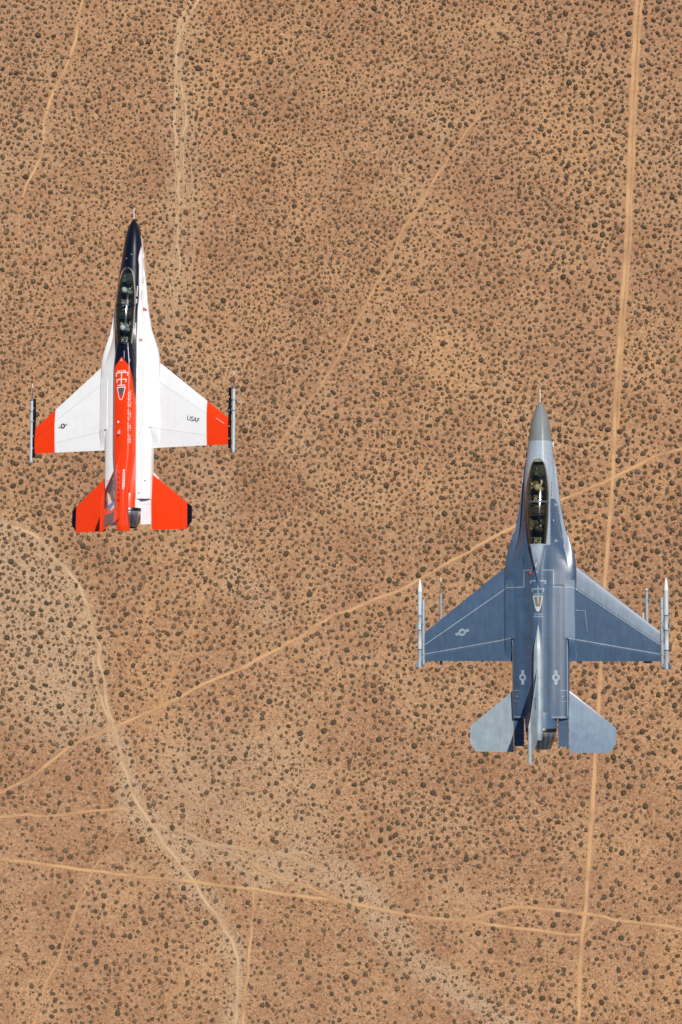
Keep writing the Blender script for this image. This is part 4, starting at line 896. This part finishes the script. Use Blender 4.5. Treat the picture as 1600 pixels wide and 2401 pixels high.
for i, (k, (pts, wd, st)) in enumerate(ROADS.items()):
    P = [np.array(G2(*p)) for p in pts]; Q = []
    for a, c in zip(P[:-1], P[1:]):
        nn = max(1, int(np.hypot(*(c - a)) / 2.5)); Q += [a + (c - a) * t / nn for t in range(nn)]
    Q.append(P[-1]); Q = np.array(Q)
    for _ in range(6): Q[1:-1] = (Q[:-2] + 2 * Q[1:-1] + Q[2:]) / 4
    T = np.gradient(Q, axis=0); T /= np.hypot(T[:, 0], T[:, 1])[:, None]; N = np.stack([-T[:, 1], T[:, 0]], -1)
    arc = np.concatenate([[0], np.cumsum(np.hypot(*np.diff(Q, axis=0).T))])
    amp = .25 if k in ('main', 'rut', 'cross', 'branch') else (.9 if 'wash' in k else .45)
    off = (np.interp(arc, np.arange(0, arc[-1] + 14, 7), rng.normal(0, amp, len(np.arange(0, arc[-1] + 14, 7)))))
    Q = Q + N * off[:, None]
    endf = np.clip(np.minimum(arc + 2, arc[-1] - arc + 2) / (45.0 if k in ('thin', 'faint_a', 'topleft', 'wash_a', 'wash_b', 'sw', 'mid_b') or 'rill' in k else 4.0), .25, 1)
    hw = endf * wd * K * .5 * (1.22 if k not in ('topleft', 'sw', 'mid_b', 'faint_a') else 1.4) * (1 + np.interp(arc, np.arange(0, arc[-1] + 18, 9), rng.normal(0, .16 if amp > .3 else .06, len(np.arange(0, arc[-1] + 18, 9)))))
    z = .06 + .02 * i
    VV = np.stack([np.concatenate([Q + N * hw[:, None] * s_, np.full((len(Q), 1), z)], 1) for s_ in (-1, -.5, 0, .5, 1)], 0)
    me = bpy.data.meshes.new('dirt_track'); nQ = len(Q); fs = [(a * nQ + j, (a + 1) * nQ + j, (a + 1) * nQ + j + 1, a * nQ + j + 1) for a in range(4) for j in range(nQ - 1)]
    me.from_pydata(VV.reshape(-1, 3).tolist(), [], [f[::-1] for f in fs]); uvl = me.uv_layers.new(name="UVMap")
    vi = np.zeros(len(me.loops), int); me.loops.foreach_get("vertex_index", vi); uv = np.stack([(vi // nQ) / 4.0, arc[vi % nQ] / 10], -1); uvl.data.foreach_set("uv", uv.ravel())
    pale_ = 'wash' in k or k == 'spur'
    me.materials.append(track_mat('track_' + k, lin(228, 184, 136) if not pale_ else lin(230, 198, 158), lin(216, 170, 124) if not pale_ else lin(220, 186, 146), st, k in ('wash_a', 'xx')))
    ob = link(bpy.data.objects.new('dry_wash' if pale_ else ('dirt_road' if k in ('main', 'diag', 'cross', 'branch') else 'dirt_track'), me)); tag(ob, kind='structure')

# ------------------------------------------------------------------ desert bushes
m, n, b, o = new_mat("bush_foliage")
at = n.nodes.new("ShaderNodeAttribute"); at.attribute_name = "paint"; n.links.new(at.outputs['Color'], b.inputs['Base Color']); b.inputs['Roughness'].default_value = .8; b.inputs['Specular IOR Level'].default_value = .2
M_BUSH = m
def bush_proto(nl, r, dense=1.0, lobes=1):
    """unit bush: leafy twig clumps (quads) through a low dome, radius 1"""
    cs = [(0, 0, 1.0)] if lobes == 1 else [(r.uniform(-.45, .45), r.uniform(-.45, .45), r.uniform(.5, .75)) for _ in range(lobes)]
    V = []; Cc = []
    for cx, cy, cr in cs:                        # dense twiggy heart
        nseg = 9 if nl < 100 else 14; rr_ = cr * r.uniform(.72, .96, nseg); zt = r.uniform(.45, .62) * cr; top = (cx + r.uniform(-.1, .1), cy + r.uniform(-.1, .1), .72 * cr)
        for j in range(nseg):
            a0, a1 = 2 * math.pi * j / nseg, 2 * math.pi * (j + 1) / nseg; r1, r2 = rr_[j], rr_[(j + 1) % nseg]
            p = lambda a, q, z: (cx + q * math.cos(a), cy + q * math.sin(a), z)
            V.append([p(a0, r1, 0), p(a1, r2, 0), p(a1, r2 * .72, zt), p(a0, r1 * .72, zt)]); Cc.append(r.uniform(.8, 1.1))
            V.append([p(a0, r1 * .72, zt), p(a1, r2 * .72, zt), (top[0] + .02, top[1], top[2]), top]); Cc.append(r.uniform(.9, 1.2))
    for i in range(nl):
        cx, cy, cr = cs[i % len(cs)]
        a = r.uniform(0, 2 * math.pi); rr = cr * r.uniform(0, 1) ** .55 * (1.0 if r.rand() < .9 else 1.18); h = .75 * cr * math.sqrt(max(0, 1 - min(rr / cr, 1) ** 2)) * r.uniform(.35, 1.05) + .06
        c = np.array([cx + rr * math.cos(a), cy + rr * math.sin(a), h])
        d1 = r.normal(size=3); d1 /= np.linalg.norm(d1); d2 = np.cross(d1, r.normal(size=3)); d2 /= np.linalg.norm(d2); s = r.uniform(.13, .24) * (1.15 if nl < 40 else 1) * (24 / nl) ** .28
        V.append([c - d1 * s - d2 * s * .7, c + d1 * s - d2 * s * .7, c + d1 * s * .8 + d2 * s * .7, c - d1 * s * .8 + d2 * s * .7])
        Cc.append(r.uniform(.65, 1.35))
    return np.array(V), np.array(Cc)
r0 = np.random.RandomState(11)
# scatter
XR, YR = 1860, 2700
road_list = [(p, w_) for k, (p, w_, s_) in ROADS.items() if k in ('main', 'rut', 'diag', 'cross', 'branch', 'thin', 'west', 'wash_c', 'mid_a', 'bend')]
soft_list = [(p, w_) for k, (p, w_, s_) in ROADS.items() if 'rill' not in k and k not in ('main', 'rut', 'diag', 'cross', 'branch', 'thin', 'west', 'wash_c', 'mid_a', 'bend')]
N0 = 150000
bx = r0.uniform(-130, XR - 130, N0); by = r0.uniform(-150, YR - 150, N0)
dens = .62 + .16 * (vnoise(bx, by, 240, 5) - .5) * 2 - .42 * sstep(1100, 2100, by) + .10 * sstep(1000, 200, by) - .12 * sstep(1100, 1500, bx) * sstep(1000, 1800, by)
dens += .22 * (vnoise(bx, by, 60, 6) - .5)
ok = r0.rand(N0) < np.clip(dens, .12, 1)
for p, w_ in road_list: ok &= dist_poly(bx, by, p) > w_ * .5 + 2.6
for p, w_ in soft_list: ok &= (dist_poly(bx, by, p) > w_ * .5 + 2.5) | (r0.rand(N0) < .2)
bx, by = bx[ok], by[ok]; nb = len(bx)
size_map = .93 + .26 * sstep(600, 1500, by) + .10 * sstep(1000, 1500, bx) + .22 * (vnoise(bx, by, 200, 8) - .5)
rad = np.exp(r0.normal(math.log(3.35), .30, nb)) * size_map; rad = np.clip(rad, 1.7, 7.0)          # radius in picture pixels
order = np.argsort(-rad); bx, by, rad = bx[order], by[order], rad[order]
cell = {}; keep = []
for i in range(nb):
    cxi, cyi = int(bx[i] // 18), int(by[i] // 18); good = True
    for a in (-1, 0, 1):
        for c in (-1, 0, 1):
            for j in cell.get((cxi + a, cyi + c), ()):
                if (bx[i] - bx[j]) ** 2 + (by[i] - by[j]) ** 2 < (1.22 * (rad[i] + rad[j]) * (1 if (i * 7 + j) % 4 else .62)) ** 2: good = False; break
            if not good: break
        if not good: break
    if good: cell.setdefault((cxi, cyi), []).append(i); keep.append(i)
bx, by, rad = bx[keep], by[keep], rad[keep]; nb = len(bx)
WXb = (bx - 800) * K; WYb = -(by - 1200.5) * K; Rb = rad * K
inview = (bx > 8) & (bx < 1592) & (by > 8) & (by < 2393)
# the largest 300 in view are objects of their own
big = [i for i in range(nb) if inview[i]][:300]; bigset = np.zeros(nb, bool); bigset[big] = True
def base_cols(nn, r):
    t = r.rand(nn, 1); return np.array(lin(97, 83, 65)) * (1 - t) + np.array(lin(126, 105, 83)) * t
protos = []
for k in range(8):
    V, c = bush_proto(230, np.random.RandomState(100 + k), lobes=1 if k < 4 else 3)
    q = MB(); nl = len(V); q.add(V.reshape(-1, 3), [(4*i, 4*i+1, 4*i+2, 4*i+3) for i in range(nl)], np.repeat(np.array(lin(98, 86, 68))[None] * c[:, None], 4, 0))
    leaf = q.build('desert_bush', M_BUSH, None, smooth=False)
    protos.append(leaf)
used = set()
for i in big:
    k = r0.randint(8); src = protos[k]
    if k in used: ob = src.copy(); C.objects.link(ob)
    else: ob = src; used.add(k)
    ob.location = (WXb[i], WYb[i], 0); ob.rotation_euler = (0, 0, r0.uniform(0, 6.28)); e = r0.uniform(.9, 1.12); ob.scale = (Rb[i] * e, Rb[i] / e, Rb[i] * .95)
    tag(ob, 'large rounded dark olive bush, one of the biggest scattered over the tan desert floor', 'bush', 'large bushes on the desert floor')
for k in range(8):
    if k not in used: C.objects.unlink(protos[k])
# the thousands of others: one mesh
def mass(name, X, Y, Rr, nproto, nl, cols, lobes, label):
    pr = [bush_proto(nl, np.random.RandomState(500 + 31 * nl + k), lobes=1 if k % 3 else lobes) for k in range(nproto)]
    mx_ = max(len(p[1]) for p in pr); small_ = np.array([[0, 0, -.3], [.01, 0, -.3], [.01, .01, -.3], [0, .01, -.3]])
    pr = [(np.concatenate([p[0], np.tile(small_[None], (mx_ - len(p[1]), 1, 1))]), np.concatenate([p[1], np.ones(mx_ - len(p[1]))])) for p in pr]
    PV = np.array([p[0] for p in pr]); PC = np.array([p[1] for p in pr]); idx = r0.randint(nproto, size=len(X)); V = PV[idx].copy(); Cc = PC[idx]
    a = r0.uniform(0, 6.28, len(X)); ca, sa = np.cos(a)[:, None, None], np.sin(a)[:, None, None]; e = r0.uniform(.82, 1.2, len(X))[:, None, None]
    x = V[..., 0] * e; y = V[..., 1] / e; hz = r0.uniform(.7, 1.1, len(X))[:, None, None]
    W3 = np.stack([(x * ca - y * sa) * Rr[:, None, None] + X[:, None, None], (x * sa + y * ca) * Rr[:, None, None] + Y[:, None, None], V[..., 2] * Rr[:, None, None] * hz], -1).reshape(-1, 3).astype(np.float32)
    nv = len(W3); me = bpy.data.meshes.new(name); me.vertices.add(nv); me.vertices.foreach_set("co", W3.ravel()); me.loops.add(nv); me.loops.foreach_set("vertex_index", np.arange(nv, dtype=np.int32))
    me.polygons.add(nv // 4); me.polygons.foreach_set("loop_start", np.arange(0, nv, 4, dtype=np.int32)); me.update(calc_edges=True)
    at = me.color_attributes.new("paint", 'FLOAT_COLOR', 'POINT'); cc = np.ones((nv, 4), np.float32); cc[:, :3] = (cols[:, None, None, :] * Cc[:, :, None, None] * np.ones((1, 1, 4, 1))).reshape(-1, 3); at.data.foreach_set("color", cc.ravel())
    me.materials.append(M_BUSH); ob = link(bpy.data.objects.new(name, me)); tag(ob, label, kind='stuff'); return ob
rest = ~bigset
mass('desert_bushes', WXb[rest], WYb[rest], Rb[rest], 30, 26, base_cols(int(rest.sum()), r0), 3, 'thousands of small dark bushes dotted over the desert floor')
# the same growth carries on well outside the picture
ux, uy = np.meshgrid(np.arange(-1400, 3000, 14.5), np.arange(-1400, 3800, 14.5), indexing='ij'); ux = (ux + r0.uniform(-6.5, 6.5, ux.shape)).ravel(); uy = (uy + r0.uniform(-6.5, 6.5, uy.shape)).ravel()
ok = ((ux < -134) | (ux > XR - 126) | (uy < -154) | (uy > YR - 146)) & (r0.rand(len(ux)) < .80)
for p, w_ in road_list: ok &= dist_poly(ux, uy, p) > w_ * .5 + 3
ux, uy = ux[ok], uy[ok]
mass('outlying_bushes', (ux - 800) * K, -(uy - 1200.5) * K, np.clip(np.exp(r0.normal(math.log(3.7), .32, len(ux))), 1.7, 7) * K, 12, 6, base_cols(len(ux), r0), 1, 'dark bushes carrying on beyond the edges of the picture')
# low dry growth between them
N1 = 95000; sx_ = r0.uniform(-100, 1700, N1); sy_ = r0.uniform(-100, 2500, N1)
ok = r0.rand(N1) < np.clip(.15 + 1.25 * (vnoise(sx_, sy_, 150, 14) - .25) + .35 * sstep(1100, 1900, sy_), .08, 1)
for p, w_ in road_list: ok &= dist_poly(sx_, sy_, p) > w_ * .5 + 1.0
sx_, sy_ = sx_[ok], sy_[ok]; n1 = len(sx_); t = r0.rand(n1, 1)
mass('low_scrub', (sx_ - 800) * K, -(sy_ - 1200.5) * K, r0.uniform(.20, .48, n1), 16, 9, np.array(lin(122, 92, 68)) * t + np.array(lin(156, 118, 88)) * (1 - t), 1, 'low dry brown scrub between the bushes')
print("bushes", nb, "scrub", n1)
